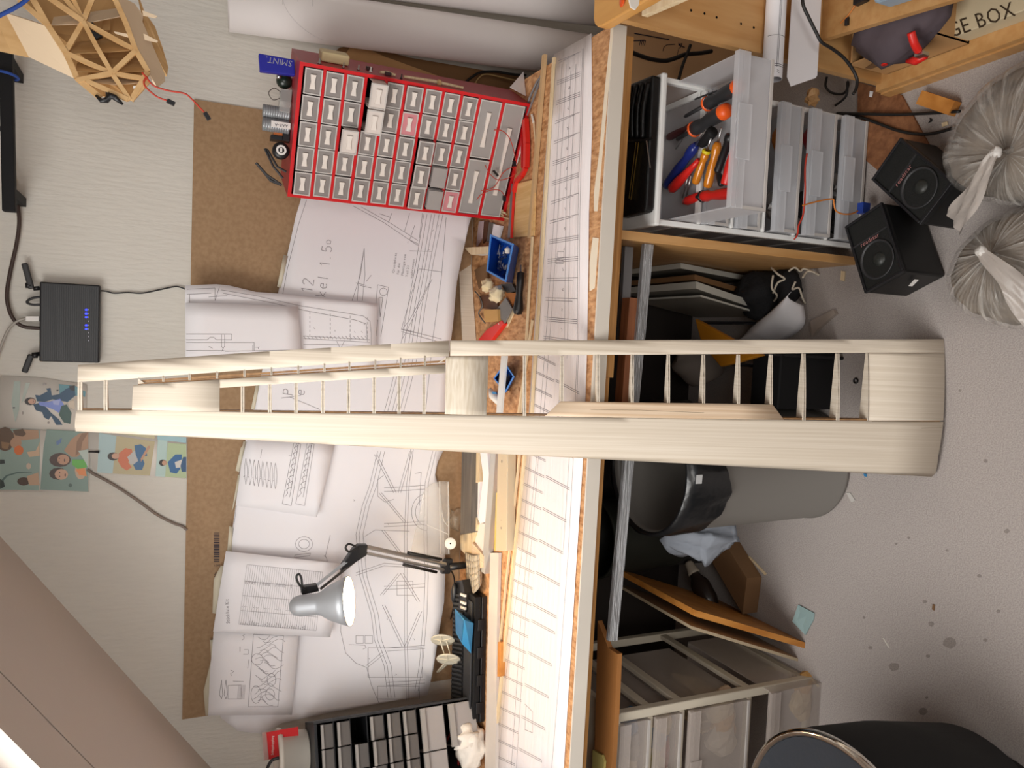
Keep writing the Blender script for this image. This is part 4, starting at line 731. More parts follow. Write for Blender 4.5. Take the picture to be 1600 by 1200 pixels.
# ================================================================ drawer tower with the tool drawer pulled out
TX0, TX1, TY0, TY1, TZ = .268, .585, -.68, -.30, .604
t = thing('drawer_tower', 'white frame tower of frosted drawers under the bench, tool drawer pulled out', 'drawer unit', ((TX0 + TX1) / 2, -.5, 0))
M().box(TX0 - .004, TX1 + .004, TY0 - .012, TY1, TZ - .014, TZ).build('top_panel', white, t, bevel=.004)
levels = [.002, .104, .209, .303, .395, .487, .588]
for x0, x1 in ((TX0, TX0 + .012), (TX1 - .012, TX1)):
    for y0, y1 in ((TY0, TY0 + .016), (TY1 - .02, TY1)): M().box(x0, x1, y0, y1, .0005, TZ - .014).build('post', white, t, bevel=.002)
for z in levels[1:-1]: M().box(TX0 + .012, TX1 - .012, TY0 - .004, TY0 + .012, z - .011, z - .003).build('cross_rail', white, t, bevel=.002); 
for z in levels[:-1]:
    for x0, x1 in ((TX0 + .012, TX0 + .024), (TX1 - .024, TX1 - .012)): M().box(x0, x1, TY0 + .012, TY1, z - .002, z + .004).build('runner', white, t)
def tower_drawer(z0, h, out, w0, w1, yd, mt, lip=.020, content=None, parent=None, tt=.0025):
    T = parent; y = TY0 - out
    d = M().box(w0, w1, y, y + tt, z0 + .006, z0 + h - .006).box(w0, w0 + tt, y + tt, y + yd, z0 + .006, z0 + h - .01).box(w1 - tt, w1, y + tt, y + yd, z0 + .006, z0 + h - .01).box(w0 + tt, w1 - tt, y + yd - tt, y + yd, z0 + .006, z0 + h - .01).box(w0, w1, y, y + yd, z0 + .004, z0 + .006)
    dr = d.build('drawer', mt, T)
    xm, wm = (w0 + w1) / 2, (w1 - w0)
    g = M().box(w0 - .002, w1 + .002, y - .010, y + .004, z0 + h - .014, z0 + h - .002).box(w0 - .002, w1 + .002, y - .010, y - .0075, z0 + h - .032, z0 + h - .014).box(xm - wm * .19, xm + wm * .17, y - .013, y - .0095, z0 + h - .04, z0 + h - .006)
    g.build('pull_lip', mt, dr, bevel=.001); M().box(w0, w1, y - .004, y - .0005, z0 + .006, z0 + .012).box(w0, w0 + .006, y - .004, y - .0005, z0 + .012, z0 + h - .02).build('rim', rimc, dr)
    if content:
        for i, (mt2, a, b, hh) in enumerate(content): M().ball((w0 + (w1 - w0) * a, y + .03 + b * .1, z0 + .008 + hh / 2), (w1 - w0) * .12, .025, hh / 2, 10, 6, 0, lambda d: 1 + .15 * math.sin(5 * d.x + 3 * d.z)).build('contents', mt2, dr)
    return dr
cnt = [[(dgrey, .2, .2, .05), (steel, .5, .3, .04), (bluel, .8, .1, .03)], [(dgrey, .3, .3, .05), (redd, .85, .2, .04), (steel, .6, .1, .03)], [(steel, .25, .2, .05), (orw, .8, .2, .03)], [(dgrey, .3, .2, .04), (steel, .7, .2, .04)], [(dgrey, .5, .2, .04)]]
for i in range(5): tower_drawer(levels[i], levels[i + 1] - levels[i] - .012, (.022 if i < 3 else .002), TX0 + .014, TX1 - .012, .34, frost, content=cnt[i], parent=t)
td = tower_drawer(.462, .102, .195, TX0 + .014, TX1 - .004, .36, mat('frosted_front', '#d8d8dc', .35, alpha=.45), parent=t)
# pouch on the tower
PZ = TZ + .0006
Pp = [Zp(x, y, .631) for x, y in ((978, 133), (1030, 114), (1036, 118), (1038, 128), (1020, 310), (1008, 330), (972, 341))]
o = thing('tool_pouch', 'black leather tool pouch lying on top of the drawer tower', 'pouch', ((TX0 + TX1) / 2, -.55, PZ))
top = [Zp(x, y, .628) for x, y in ((974, 135), (1024, 114), (1031, 117), (1033, 128), (1024, 296), (1017, 322), (1006, 331), (969, 340))]
M().prism([V((p.x, max(p.y, -.688), .628)) for p in top], (0, 0, -(.628 - PZ))).build('case', leather, o, bevel=.008)
for k in range(4):
    a, b = Zp(986 + k * 9, 135 - k * 2, .631), Zp(980 + k * 8, 215, .631); M().tube(smooth_path([a, (a + b) / 2 + V((.0, .0, .006)), b]), .006, 8).build('pocket_fold', leather, o, smooth=True)
M().tube([Zp(x, y, .631) for x, y in ((973, 222), (1005, 219), (1021, 216))], .003, 6).build('pocket_edge', leather, o); m = M()
for (a, b) in (((998, 222), (986, 312)), ((994, 222), (983, 310))): m.tube([Zp(*a, .633), Zp(*b, .633)], .0012, 6)
m.build('brass_rod', mat('brass', '#a58a4a', .35, 1), o); M().tube([Zp(1010, 220, .633), Zp(1016, 262, .633)], .0015, 6).build('tweezer_tip', steel, o)
# ---- tools in the drawer
def frame_dir(p, q): d = (q - p); return d.normalized(), d.length
def driver(label, p, q, r, hm, shaft=None, tip=None, ring=None, cap=None, name='screwdriver', cat='screwdriver', prof=None, smat=steel):
    # handle from p (butt) to q (neck); the blade continues for `shaft` metres
    p, q = V(p), V(q); d, L = frame_dir(p, q); o = thing(name, label, cat, p)
    prof = prof or [(.55, 0), (.85, .02), (1, .10), (.98, .45), (.80, .62), (.78, .72), (.98, .80), (.95, .92), (.6, 1)]
    M().lathe(p, d, [(.0001, 0)] + [(r * a, L * b) for a, b in prof] + [(.0001, L)], 10).build('handle', hm, o, smooth=True)
    if cap: M().lathe(p - d * .0012, d, [(.0001, -r * .35), (r * .55, -r * .25), (r * .92, .0), (r * 1.03, L * .10), (r * 1.03, L * .13)], 12).build('end_cap', cap, o, smooth=True)
    if ring: M().lathe(q - d * L * .06, d, [(r * .95, 0), (r * 1.08, .002), (r * 1.08, .005), (r * .9, .007)], 12).build('collar', ring, o, smooth=True)
    if shaft: M().tube([q - d * .002, q + d * shaft * .93, q + d * shaft], [r * .28, r * .28, r * .16], 8).build('blade', smat, o, smooth=True)
    return o
zb = .478
T = lambda x, y, z: Zp(x, y, z)
driver('grey screwdriver with orange end cap, nearest the right wall of the tool drawer', T(1157, 133, .512), T(1104, 163, .500), .0155, dgrey, .09, ring=orangep, cap=orangep, smat=dgrey)
driver('grey screwdriver with orange end cap, beside the blue handle', T(1136, 172, .512), T(1083, 203, .500), .0165, dgrey, .07, ring=orangep, cap=orangep, smat=dgrey)
driver('long dark blue handled screwdriver in the tool drawer', T(1040, 292, .492), T(1088, 226, .506), .0125, navyp, .04)
driver('red handled screwdriver lying between the blue and the amber handles', T(1047, 298, .497), T(1092, 250, .502), .0115, redp, None, prof=[(.5, 0), (1, .08), (1.05, .3), (.8, .6), (.6, .8), (.5, 1)])
driver('amber handled screwdriver, left of the pair, with a yellow neck', T(1086, 287, .497), T(1104, 236, .506), .0095, amber, .03, ring=yellow)
driver('amber handled screwdriver, right of the pair', T(1105, 293, .492), T(1122, 222, .504), .0105, amber, .03)
driver('black cylindrical screwdriver with a thin steel blade pointing up', T(1121, 268, .508), T(1142, 210, .514), .0085, black, .045, prof=[(.9, 0), (1, .03), (1, .8), (1.25, .82), (1.3, .96), (1, 1)])
driver('red voltage tester with pale lettering along the tool drawer front', T(1134, 288, .498), T(1151, 222, .502), .0115, redp, .02, prof=[(.9, 0), (1, .04), (1, .5), (.7, .85), (.4, 1)])
driver('red and black stubby screwdriver at the left front corner of the tool drawer', T(1152, 301, .492), T(1096, 307, .492), .0125, redp, .02, ring=black, smat=dgrey)
driver('red round handled tool against the left wall of the tool drawer', T(1068, 316, .484), T(1100, 304, .482), .0105, redd if 0 else redp, None, prof=[(.5, 0), (1, .2), (1, .7), (.6, 1)])
driver('slim yellow and black screwdriver at the drawer front, right part', T(1151, 205, .500), T(1154, 180, .500), .0065, dgrey, .06, ring=yellow)
driver('black and yellow handled tool between the amber handles and the front', T(1128, 290, .486), T(1120, 262, .488), .0075, black, None, ring=yellow)
driver('black hollow socket wrench beside the dark blue handle', T(1096, 226, .502), T(1114, 205, .510), .0125, blackm, None, name='socket_wrench', cat='wrench', prof=[(.7, 0), (.8, .1), (.9, .5), (1, .9), (.98, 1)])
driver('dark red handle deep in the back of the tool drawer', T(1044, 215, .474), T(1085, 195, .482), .009, mat('deep_red', '#5a1d1f', .5), None)
for i, (a, b) in enumerate((((1066, 309), (1076, 272)), ((1072, 308), (1080, 274)), ((1056, 232), (1074, 204)))): tag(M().tube([T(*a, .475), T(*b, .492)], .0022, 8).build('steel_rod', steel, smooth=True), ['thin steel rod below the red handle, left one', 'thin steel rod below the red handle, right one', 'steel blade behind the dark blue handle'][i], 'rod')
tag(M().bar(T(1086, 155, .500), T(1120, 142, .512), .003, .003).build('needle_file', dgrey), 'thin dark file leaning on the back right of the tool drawer', 'file')
cable('servo_lead', 'orange and brown lead running over the lower drawers to the blue connector', [Yp(x, y, -.735) for x, y in ((1254, 321), (1268, 317), (1285, 313), (1301, 311), (1303, 318), (1306, 329), (1316, 334), (1330, 334), (1342, 329))], .0018, orw, 'wire')
c = Yp(1348, 325, -.74); tag(M().box(c.x - .014, c.x + .012, -.75, -.732, c.z - .014, c.z + .01).build('blue_connector', mat('connector_blue', '#22419a', .4), bevel=.001), 'small blue connector on the end of the orange lead beside the speakers', 'connector')
cable('red_lead', 'red and white wire pinched between two lower drawers', [Yp(x, y, -.728) for x, y in ((1261, 240), (1258, 262), (1258, 300), (1255, 335), (1248, 352), (1246, 366), (1241, 374))], .002, redw, 'wire')
# ================================================================ on the floor at the right
def floor_flat(name, label, cat, poly, th, mt): return tag(M().prism([Zp(x, y, th) for x, y in poly], (0, 0, -th + .0005)).build(name, mt), label, cat)
floor_flat('cork_board', 'brown corkboard offcut lying on the carpet behind the speakers', 'board', [(1340, 128), (1408, 148), (1475, 270), (1450, 330), (1400, 290), (1340, 240)], .006, cork)
o = M().bar(Zp(1441, 153, .012), Zp(1492, 170, .012), .03, .022); tag(o.build('wood_offcut', orange), 'small orange wood offcut on the carpet beside the plinth', 'offcut')
cable('black_cable', 'upper of two black cables running from the drawer tower to the bags', [Zp(x, y, .016) for x, y in ((1308, 177), (1350, 178), (1400, 179), (1450, 177), (1500, 174))], .0035, rubber)
cable('black_cable', 'lower of two black cables curving across the corkboard to the bags', [Zp(x, y, .011) for x, y in ((1308, 178), (1340, 182), (1370, 192), (1400, 203), (1430, 209), (1460, 208), (1490, 200))], .0035, rubber)
cable('black_cable', 'black cable loop on the carpet under the hanging plan sheet', [Zp(x, y, .02) for x, y in ((1292, 120), (1290, 135), (1300, 145), (1318, 146), (1325, 135), (1324, 128), (1322, 150), (1305, 165))], .003, rubber)
floor_flat('paper_scrap', 'tiny white paper scrap on the brown corkboard', 'scrap', [(1359, 142), (1364, 143), (1362, 152), (1358, 151)], .0072, paper)
tag(M().ball(Zp(1292, 158, .10), .022, .016, .014, 10, 7, 0, lambda d: 1 + .3 * math.sin(7 * d.x + 5 * d.y)).build('wood_scrap', ply), 'crumpled tan scrap on top of the lower tower drawers', 'scrap').location.z = Yp(1292, 158, -.69).z
def speaker(label, face, h, foot_dx):
    F = [Zp(x, y, h) for x, y in face]; ex = ((F[1] - F[0]) + (F[2] - F[3])) / 2; ey = ((F[3] - F[0]) + (F[2] - F[1])) / 2; c = sum(F, V((0, 0, 0))) / 4
    a = ex.normalized(); b = (ey - a * ey.dot(a)).normalized(); W, H = ex.length / 2, ey.length / 2; t = thing('speaker', label, 'speaker', (c.x, c.y, 0)); P = lambda u, v, z: c + a * u + b * v + V((0, 0, z - h))
    M().prism([P(-W, -H, h - .008), P(W, -H, h - .008), P(W, H, h - .008), P(-W, H, h - .008)], (0, 0, -h + .0085)).build('cabinet', mat('speaker_black', '#101112', .45), t, bevel=.006)
    fp = M(); w = .006
    for q in ((-W, W, -H, -H + w), (-W, W, H - w, H), (-W, -W + w, -H + w, H - w), (W - w, W, -H + w, H - w)): fp.prism([P(q[0], q[2], h), P(q[1], q[2], h), P(q[1], q[3], h), P(q[0], q[3], h)], (0, 0, -.008))
    fp.build('front_frame', black, t, bevel=.001); M().prism([P(-W + w, -H + w, h - .004), P(W - w, -H + w, h - .004), P(W - w, H - w, h - .004), P(-W + w, H - w, h - .004)], (0, 0, -.004)).build('grille', grille, t)
    M().prism([P(-W + w, -H * .34, h - .001), P(W - w, -H * .34, h - .001), P(W - w, -H * .30, h - .001), P(-W + w, -H * .30, h - .001)], (0, 0, -.003)).build('divider_bar', dgrey, t)
    M().lathe(P(0, H * .32, h - .004), (0, 0, 1), [(W * .82, 0), (W * .85, .003), (W * .78, .003), (W * .74, 0)], 28).build('cone_ring', dgrey, t, smooth=True); M().lathe(P(W * .08, H * .34, h - .004), (0, 0, 1), [(W * .3, 0), (W * .27, .003), (W * .15, .006), (.0001, .007)], 20).build('dust_cap', coni, t, smooth=True)
    m = M(); G = 0; pen = 0; s = W * .26
    for ch in 'roadstar':
        vs, fs, adv = GL[ch]; m.add([P(-W * .52 + (pen + x) * s, -H * .20 - y * s, h - .0006) for x, y in vs], [tuple(reversed(f)) for f in fs]); pen += adv
    m.build('lettering', lettr, t)
    if foot_dx: M().prism([P(W * .2, H + .0075, .06), P(W * .75, H + .0075, .075), P(W * .75, H + .0075, .088), P(W * .2, H + .0075, .072)], b * .0006).build('torn_label', lcdw, t)
    return t
speaker('black loudspeaker lying face up, nearer the shelf unit and the tied bags', [(1361, 280), (1407, 214), (1489, 284), (1437, 352)][1::-1] + [(1437, 352), (1489, 284)] if 0 else [(1361, 280), (1407, 214), (1489, 284), (1437, 352)], .115, 0)
speaker('black loudspeaker lying face up at the foot of the beech divider', [(1319, 353), (1377, 317), (1411, 423), (1351, 460)], .135, 1)
def tied_bag(label, knot, c, rx, ry, h, tail):
    K = Zp(*knot, h); t = thing('rubbish_bag', label, 'bag', (c[0], c[1], 0)); cz = h * .46; n = 112; k = 26
    def shell(sc, mt, name, amp, z0):
        vs = []; fs = []
        for i in range(k + 1):
            s = i / k; th = math.pi * (1 - s)
            for a in range(n):
                ph = 2 * math.pi * a / n
                x = math.sin(th) ** .8; pl = 1 + amp * math.sin(13 * ph + 1.3 * math.sin(3 * ph)) * s ** 1.5 + amp * .6 * math.sin(31 * ph + 2) * s ** 2 + .04 * math.sin(3 * ph + 5 * s)
                px = c[0] + rx * sc * x * math.cos(ph) * pl; py = c[1] + ry * sc * x * math.sin(ph) * pl; z = z0 + (cz - cz * math.cos(th)) * .92 * sc + amp * .12 * h * math.sin(13 * ph) * x * s * s
                f = max(0, (s - .55) / .45) ** 1.4; px += (K.x - px) * f; py += (K.y - py) * f; z += (h - z) * f
                vs.append((px, py, max(z, z0)))
        for i in range(k): fs += [(i * n + a, i * n + (a + 1) % n, (i + 1) * n + (a + 1) % n, (i + 1) * n + a) for a in range(n)]
        return M().add(vs, fs).build(name, mt, t, smooth=True)
    shell(1, pleats('gathered_film', (K.x - c[0], K.y - c[1], h)), 'film', .036, .001); shell(.93, bagin, 'filling', .05, .006)
    M().ball(K, .011, .011, .009, 10, 6, 0, lambda d: 1 + .2 * math.sin(9 * d.x + 6 * d.y)).build('knot', knotm, t, smooth=True)
    Q = [K + V((0, 0, .004))] + [Zp(x, y, z) for x, y, z in tail]; vs = []; P = smooth_path(Q, 6); w = [.006 + .024 * (i / (len(P) - 1)) ** .7 for i in range(len(P))]
    G_ = M(); R = []
    for i, p in enumerate(P):
        d = (P[min(i + 1, len(P) - 1)] - P[max(i - 1, 0)]).normalized(); sd = d.cross(V((0, 0, 1))).normalized(); R.append([p + sd * w[i] * (j - 3) / 3 + V((0, 0, .006 * math.sin(j * 2.2 + i * .5) * w[i] / .02)) for j in range(7)])
    G_.add([q for r_ in R for q in r_], [(i * 7 + j, i * 7 + j + 1, i * 7 + j + 8, i * 7 + j + 7) for i in range(len(P) - 1) for j in range(6)]); G_.build('tail', bagtail, t, smooth=True)
tag(M().prism([Zp(x, y, .07) for x, y in ((1424, 440), (1432, 436), (1447, 424), (1449, 428), (1436, 440))], (0, 0, .0)).build('_x', whitep), 'x', 'x') if 0 else None
tied_bag('clear bag of grey dust, tied with a long tail, beside the shelf unit', (1557, 238), (.430, -1.15), .135, .165, .19, [(1535, 275, .19), (1510, 320, .165), (1490, 350, .14)])
tied_bag('clear bag of grey dust tied near its left side, nearest the wing', (1534, 393), (.178, -1.155), .116, .15, .17, [(1560, 420, .175), (1590, 455, .16), (1625, 500, .13)])
# ================================================================ under the bench
wbt = bpy.data.objects['workbench']
M().bar(Yp(1012, 382, -.665), Yp(956, 1000, -.655), .012, .023).build('aluminium_rail', mat('ribbed_aluminium', '#a9aaac', .4, .7, bump=.6, scale=40, stretch=(.2, 12, 14)), wbt)
M().bar(Yp(981, 386, -.60), Yp(972, 545, -.60), .012, .022).build('steel_rail', alud, wbt); M().bar(Yp(986, 466, -.645), Yp(972, 650, -.645), .03, .026).build('pine_rail', mat('reddish_pine', '#9a5f3c', .55, col2='#7d4a2c', scale=14, stretch=(.3, 6, 6)), wbt)
def lean_board(name, label, bot, top, Yn, th, back, mt, edge=None):
    a, b = Zp(*bot, .0006), Yp(*top, Yn); t = V((th, 0, 0)); bk = V((0, back, 0))
    o = M().prism([a, b, b + bk, a + bk], -t).build(name, mt); tag(o, label, 'board')
    if edge: M().prism([a + V((0, -.001, .0)), b + V((0, -.001, 0)), b + V((0, -.001, 0)) - t, a + V((0, -.001, 0)) - t], (0, .0008, 0)).prism([b + V((0, 0, .0003)), b + bk + V((0, 0, .0003)), b + bk - t + V((0, 0, .0003)), b - t + V((0, 0, .0003))], (0, 0, .0008)).build('edge_band', edge, o)
    return o
bw = mat('laminate_brown', '#7a6048', .6); ew = mat('edge_white', '#c9c7bd', .5); lam = mat('laminate_grey', '#9a958a', .55)
lean_board('shelf_board', 'white-edged shelf board leaning nearest the beech divider', (1172, 432), (1064, 411), -.42, .014, .28, lam, ew)
lean_board('shelf_board', 'brown shelf board leaning second from the beech divider', (1178, 456), (1086, 429), -.46, .014, .30, bw, mat('edge_brown', '#8a6745', .6))
lean_board('shelf_board', 'white-edged shelf board leaning behind the tangle of white cord', (1200, 479), (1088, 440), -.48, .018, .34, lam, ew)
lean_board('shelf_board', 'thin grey board, leftmost of the leaning shelf boards', (1201, 492), (1095, 461), -.47, .005, .32, lam, ew)
c = Zp(1205, 445, .04) + V((-.022, 0, 0)); t = thing('cord_bag', 'black fabric bag tangled with white cord under the bench', 'bag', (c.x, c.y, 0))
M().ball((c.x, c.y + .03, .062), .068, .07, .06, 16, 10, 0, lambda d: 1 + .14 * math.sin(5 * d.x + 3 * d.z) + .08 * math.sin(9 * d.y)).build('bag_body', bagc, t, smooth=True)
M().ball((c.x + .015, c.y - .05, .032), .05, .045, .031, 14, 8, 0, lambda d: 1 + .16 * math.sin(6 * d.x + 5 * d.y)).build('bag_body', bagc, t, smooth=True)
for pts in ([(1205, 418, .10), (1215, 428, .11), (1226, 436, .09), (1215, 442, .10), (1208, 458, .09)], [(1208, 430, .11), (1206, 450, .11), (1214, 462, .08), (1208, 472, .04)], [(1232, 424, .07), (1242, 418, .06), (1250, 424, .04), (1256, 420, .03), (1268, 424, .02), (1280, 430, .004)], [(1254, 434, .05), (1262, 424, .03), (1274, 426, .02)], [(1243, 440, .06), (1238, 452, .06), (1248, 450, .04), (1254, 466, .02), (1258, 474, .004)]):
    M().tube(smooth_path([Zp(*q) for q in pts]), .0028, 6).build('cord', mat('cord_white', '#c9bfae', .8), t, smooth=True)
A = [Zp(x, y, z) for x, y, z in ((1160, 530, .03), (1172, 512, .05), (1200, 490, .075), (1236, 456, .09))]; B = [Zp(x, y, z) for x, y, z in ((1168, 540, .004), (1206, 540, .006), (1254, 512, .012), (1256, 478, .02))]
A = smooth_path(A, 5); B = smooth_path(B, 5); m = M().add([A[i] + (B[i] - A[i]) * j / 10 + V((0, 0, .03 * math.sin(math.pi * j / 10))) for i in range(16) for j in range(11)], [(i * 11 + j, i * 11 + j + 1, i * 11 + j + 12, i * 11 + j + 11) for i in range(15) for j in range(10)])
tag(m.build('bent_paper', paper, smooth=True, solid=.001), 'bent sheet of white paper on the carpet beside the cord bag', 'paper')
tag(M().prism([Zp(x, y, .012) for x, y in ((1266, 502), (1285, 492), (1302, 484), (1305, 490), (1282, 510), (1268, 526))], (0, 0, -.011)).build('plastic_scrap', mat('scrap_film', '#b9aba0', .2, alpha=.5)), 'crumpled clear plastic scrap on the carpet under the bench', 'scrap')
t = thing('yellow_stool', 'mustard yellow stool with thin black legs behind the wing', 'stool', (.02, -.4, 0)); z = .262
P = [Zp(x, y, z) for x, y in ((1085, 498), (1100, 506), (1145, 531), (1191, 555), (1150, 567), (1125, 573), (1108, 553), (1093, 529))]
M().prism(P, (0, 0, -.016)).build('seat', mustard, t, bevel=.004)
for i in (0, 3, 5): p = P[i]; c0 = sum(P, V((0, 0, 0))) / len(P); q = p + (c0 - p) * .15; M().tube([q + V((0, 0, -.015)), V((p.x, p.y, .0005))], .0045, 8).build('leg', black, t)
tag(M().ball((-.04, -.20, .085), .07, .06, .085, 14, 9, 0, lambda d: 1 + .1 * math.sin(6 * d.x + 4 * d.z)).build('pale_sack', mat('sack_grey', '#8a8078', .9), smooth=True), 'pale grey sack behind the stool legs', 'sack')
a, b = Zp(1304, 640, .001), Zp(1302, 538, .001); o = M().box(min(a.x, b.x), max(a.x, b.x), a.y, a.y + .10, .0006, .19).build('black_box', blackm, bevel=.004); tag(o, 'plain black box on the carpet behind the lower wing ribs', 'box')
# grey bin with liner
bc = V((-.290, -.572, .0005)); t = thing('waste_bin', 'tall round grey waste bin with a black liner under the bench', 'bin', bc)
M().lathe(bc, (0, 0, 1), [(.0001, 0), (.140, 0), (.1455, .006), (.1455, .014), (.143, .016), (.155, .495), (.158, .50), (.150, .505), (.146, .49), (.136, .02), (.0001, .02)], 48).build('bin_body', binm, t, smooth=True)
vs = []; fs = []; n = 64
prof = [(.1475, -.30, 0), (.149, -.05, .0), (.152, .003, .0), (.161, .0045, .002), (.1625, -.03, .004), (.161, -.075, .006), (.160, -.10, .006)]
for r, h, w_ in prof:
    for a in range(n):
        ph = a * 2 * math.pi / n; rr = r + w_ * .6 * math.sin(7 * ph) + w_ * .5 * math.sin(17 * ph + h * 60); vs.append(bc + V((rr * math.cos(ph), rr * math.sin(ph), .507 + h * (1 + .25 * math.sin(3 * ph + 1) * (h < -.05) * (r > .15)))))
for i in range(len(prof) - 1): fs += [(i * n + a, i * n + (a + 1) % n, (i + 1) * n + (a + 1) % n, (i + 1) * n + a) for a in range(n)]
M().add(vs, fs).build('liner', linerm, t, smooth=True)
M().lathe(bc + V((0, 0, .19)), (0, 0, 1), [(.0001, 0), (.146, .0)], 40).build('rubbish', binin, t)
p = Yp(1070, 755, bc.y - .155); th = math.atan2(p.y - bc.y, p.x - bc.x); q = bc + V((.1645 * math.cos(th), .1645 * math.sin(th), .475)); tn = V((-math.sin(th), math.cos(th), 0)); M().obox(q, tn * .02, (0, 0, .016), V((math.cos(th), math.sin(th), 0)) * .0012).build('sticker', mat('sticker_silver', '#bdbdbd', .3), t)
# dark bin behind it
dc = V((-.565, -.185, .150)); t = thing('dark_bin', 'dark green round bin standing on a dark crate left of the grey waste bin', 'bin', dc)
M().lathe(dc, (0, 0, 1), [(.0001, 0), (.098, 0), (.100, .01), (.102, .09), (.107, .095), (.114, .255), (.118, .26), (.112, .265), (.108, .25), (.094, .02), (.0001, .02)], 40).build('bin_body', bind, t, smooth=True)
tag(M().box(-.66, -.46, -.215, -.055, .0006, .149).build('dark_crate', mat('crate_dark', '#1a1613', .7), bevel=.003), 'dark crate in the shadow carrying the dark green bin', 'crate')
t = thing('grey_cloth', 'crumpled grey cloth hanging beside the rim of the waste bin', 'cloth', Yp(1145, 850, -.52))
a, b = Yp(1042, 846, -.50), Yp(1140, 838, -.54); pts = [a + (b - a) * i / 6 + V((.012 * math.sin(i * 2), .01 * math.cos(i * 1.7), 0)) for i in range(7)]
m = M(); vs = []; n = 28; k = 18
for i in range(k + 1):
    s = i / k; c = a + (b - a) * s; w_ = .014 + .034 * math.sin(math.pi * min(1, s * 1.1)) ** .7 * (1 - .25 * s) + .012 * (s > .5)
    for j in range(n):
        ph = j * 2 * math.pi / n; rr = w_ * (1 + .28 * math.sin(5 * ph + 4 * s) + .14 * math.sin(9 * ph + 11 * s)); vs.append(c + V((rr * math.cos(ph), .8 * rr * math.sin(ph), .012 * math.sin(6 * s + ph))))
fs = [(i * n + j, i * n + (j + 1) % n, (i + 1) * n + (j + 1) % n, (i + 1) * n + j) for i in range(k) for j in range(n)] + [tuple(range(n - 1, -1, -1)), tuple(range(k * n, (k + 1) * n))]
M().add(vs, fs).build('folds', cloth, t, smooth=True)
# flat carton, bottle
h = .055; A, Bn, Cb = Zp(1167, 904, h), Zp(1160, 960, h), Zp(1140, 860, h); Bk = Cb + Bn - A
Bk2 = A + (Cb - A) * 1.8; o = M().prism([A, Bn, Bn + (Cb - A) * 1.8, Bk2], (0, 0, -h + .0006)).build('flat_carton', cardd, bevel=.001); tag(o, 'flat brown cardboard box lying on the carpet left of the bin', 'box')
p, q = Zp(1075, 878, .105), Zp(1104, 932, .092); d = (q - p).normalized(); L = (q - p).length; t = thing('bottle', 'dark bottle with a beige cap lying on the flat brown box', 'bottle', p)
M().lathe(p, d, [(.0001, 0), (.010, .0), (.014, .006), (.0175, .03), (.019, .034), (.019, .040), (.0001, .041)], 20).build('cap', mat('cap_beige', '#a89c8c', .5), t, smooth=True); M().lathe(p + d * .04, d, [(.014, 0), (.016, .01), (.027, .03), (.029, .04), (.029, L - .03), (.02, L), (.0001, L)], 24).build('bottle_body', mat('bottle_dark', '#2a201b', .3), t, smooth=True)
m = M(); letters(m, Flat(.131), 'PURE', 1079, 954, 15, (1, -.05), lift=0); m.build('lettering', mat('lettering_grey', '#8f8a86', .5), t)
lean_board('leaning_board', 'orange varnished board standing on edge beside the cream drawer tower', (1258, 1004), (1086, 953), -.60, .016, .36, orange)
lean_board('leaning_board', 'pale slotted board standing on edge next to the cream drawer tower', (1247, 1029), (1080, 978), -.58, .008, .36, mat('pale_board', '#b9a88c', .6))
tag(M().tube(smooth_path([Yp(x, y, -.28) for x, y in ((1012, 985), (1004, 1000), (985, 992), (968, 986))]), .005, 8).build('black_handle', black, smooth=True), 'dark bent handle behind the leaning boards', 'handle') if 0 else None
# ================================================================ cream drawer tower at the left
QX, QY = -.848, -.64; t = thing('drawer_tower', 'cream drawer tower with filled clear drawers at the left end under the bench', 'drawer unit', (-1.05, -.45, 0))
zt = Yp(962, 1110, QY).z; LW = .40
lv = [(Yp(x, 1110, QY).z) for x in (964, 1015, 1020, 1064, 1073, 1168, 1186, 1273)]
M().box(QX - LW, QX, QY - .004, QY + .40, zt - .014, zt).build('top_panel', cream, t, bevel=.004)
for y0 in (QY, QY + .38): M().box(QX - .022, QX, y0, y0 + .022, .0006, zt - .014).build('side_post', cream, t, bevel=.003)
for z in (.02, lv[5] - .012, lv[3] - .006, lv[1] - .006): M().box(QX - .014, QX - .002, QY + .022, QY + .38, z - .010, z + .012).build('side_rail', cream, t, bevel=.002)
for z0 in (lv[1], lv[3], lv[5]): M().box(QX - LW, QX - .022, QY, QY + .016, z0 - .012, z0 + .002).build('cross_rail', cream, t, bevel=.002)
M().box(QX - LW, QX - .022, QY, QY + .016, .0006, .014).build('cross_rail', cream, t, bevel=.002)
mixes = [[(bluel, .92, .2, .05), (steel, .78, .1, .04), (pale, .62, .1, .05), (dgrey, .7, .3, .05)], [(pale, .93, .1, .05), (bluel, .8, .2, .05), (redd, .7, .15, .03), (yellow, .62, .2, .05)], [(pale, .88, .2, .08), (rustm, .78, .15, .07), (balsa, .7, .1, .09), (balsa2, .93, .3, .06)], [(pale, .82, .15, .06), (rustm, .92, .2, .04)]]
for i, (a, b) in enumerate(((0, 1), (2, 3), (4, 5), (6, 7))):
    d = tower_drawer(lv[b] - .004, lv[a] - lv[b] + .004, (.006 if i < 3 else .03), QX - LW + .01, QX - (.024 if i < 3 else .002), .34, mat('filled_drawer', '#cfc4bc', .3, alpha=.36) if i == 0 else bpy.data.materials['filled_drawer'], content=mixes[i], parent=t)
    d.location.y = QY - TY0
bs = M()
for k in range(5): bs.obox((QX - .11 + .012 * k, QY + .05 + .01 * k, lv[5] + .004), (.008, .10, 0), (.006, -.001, 0), (-.02 + .01 * k, .01, .085)); 
stuff(bs.build('balsa_offcuts', pale, t))
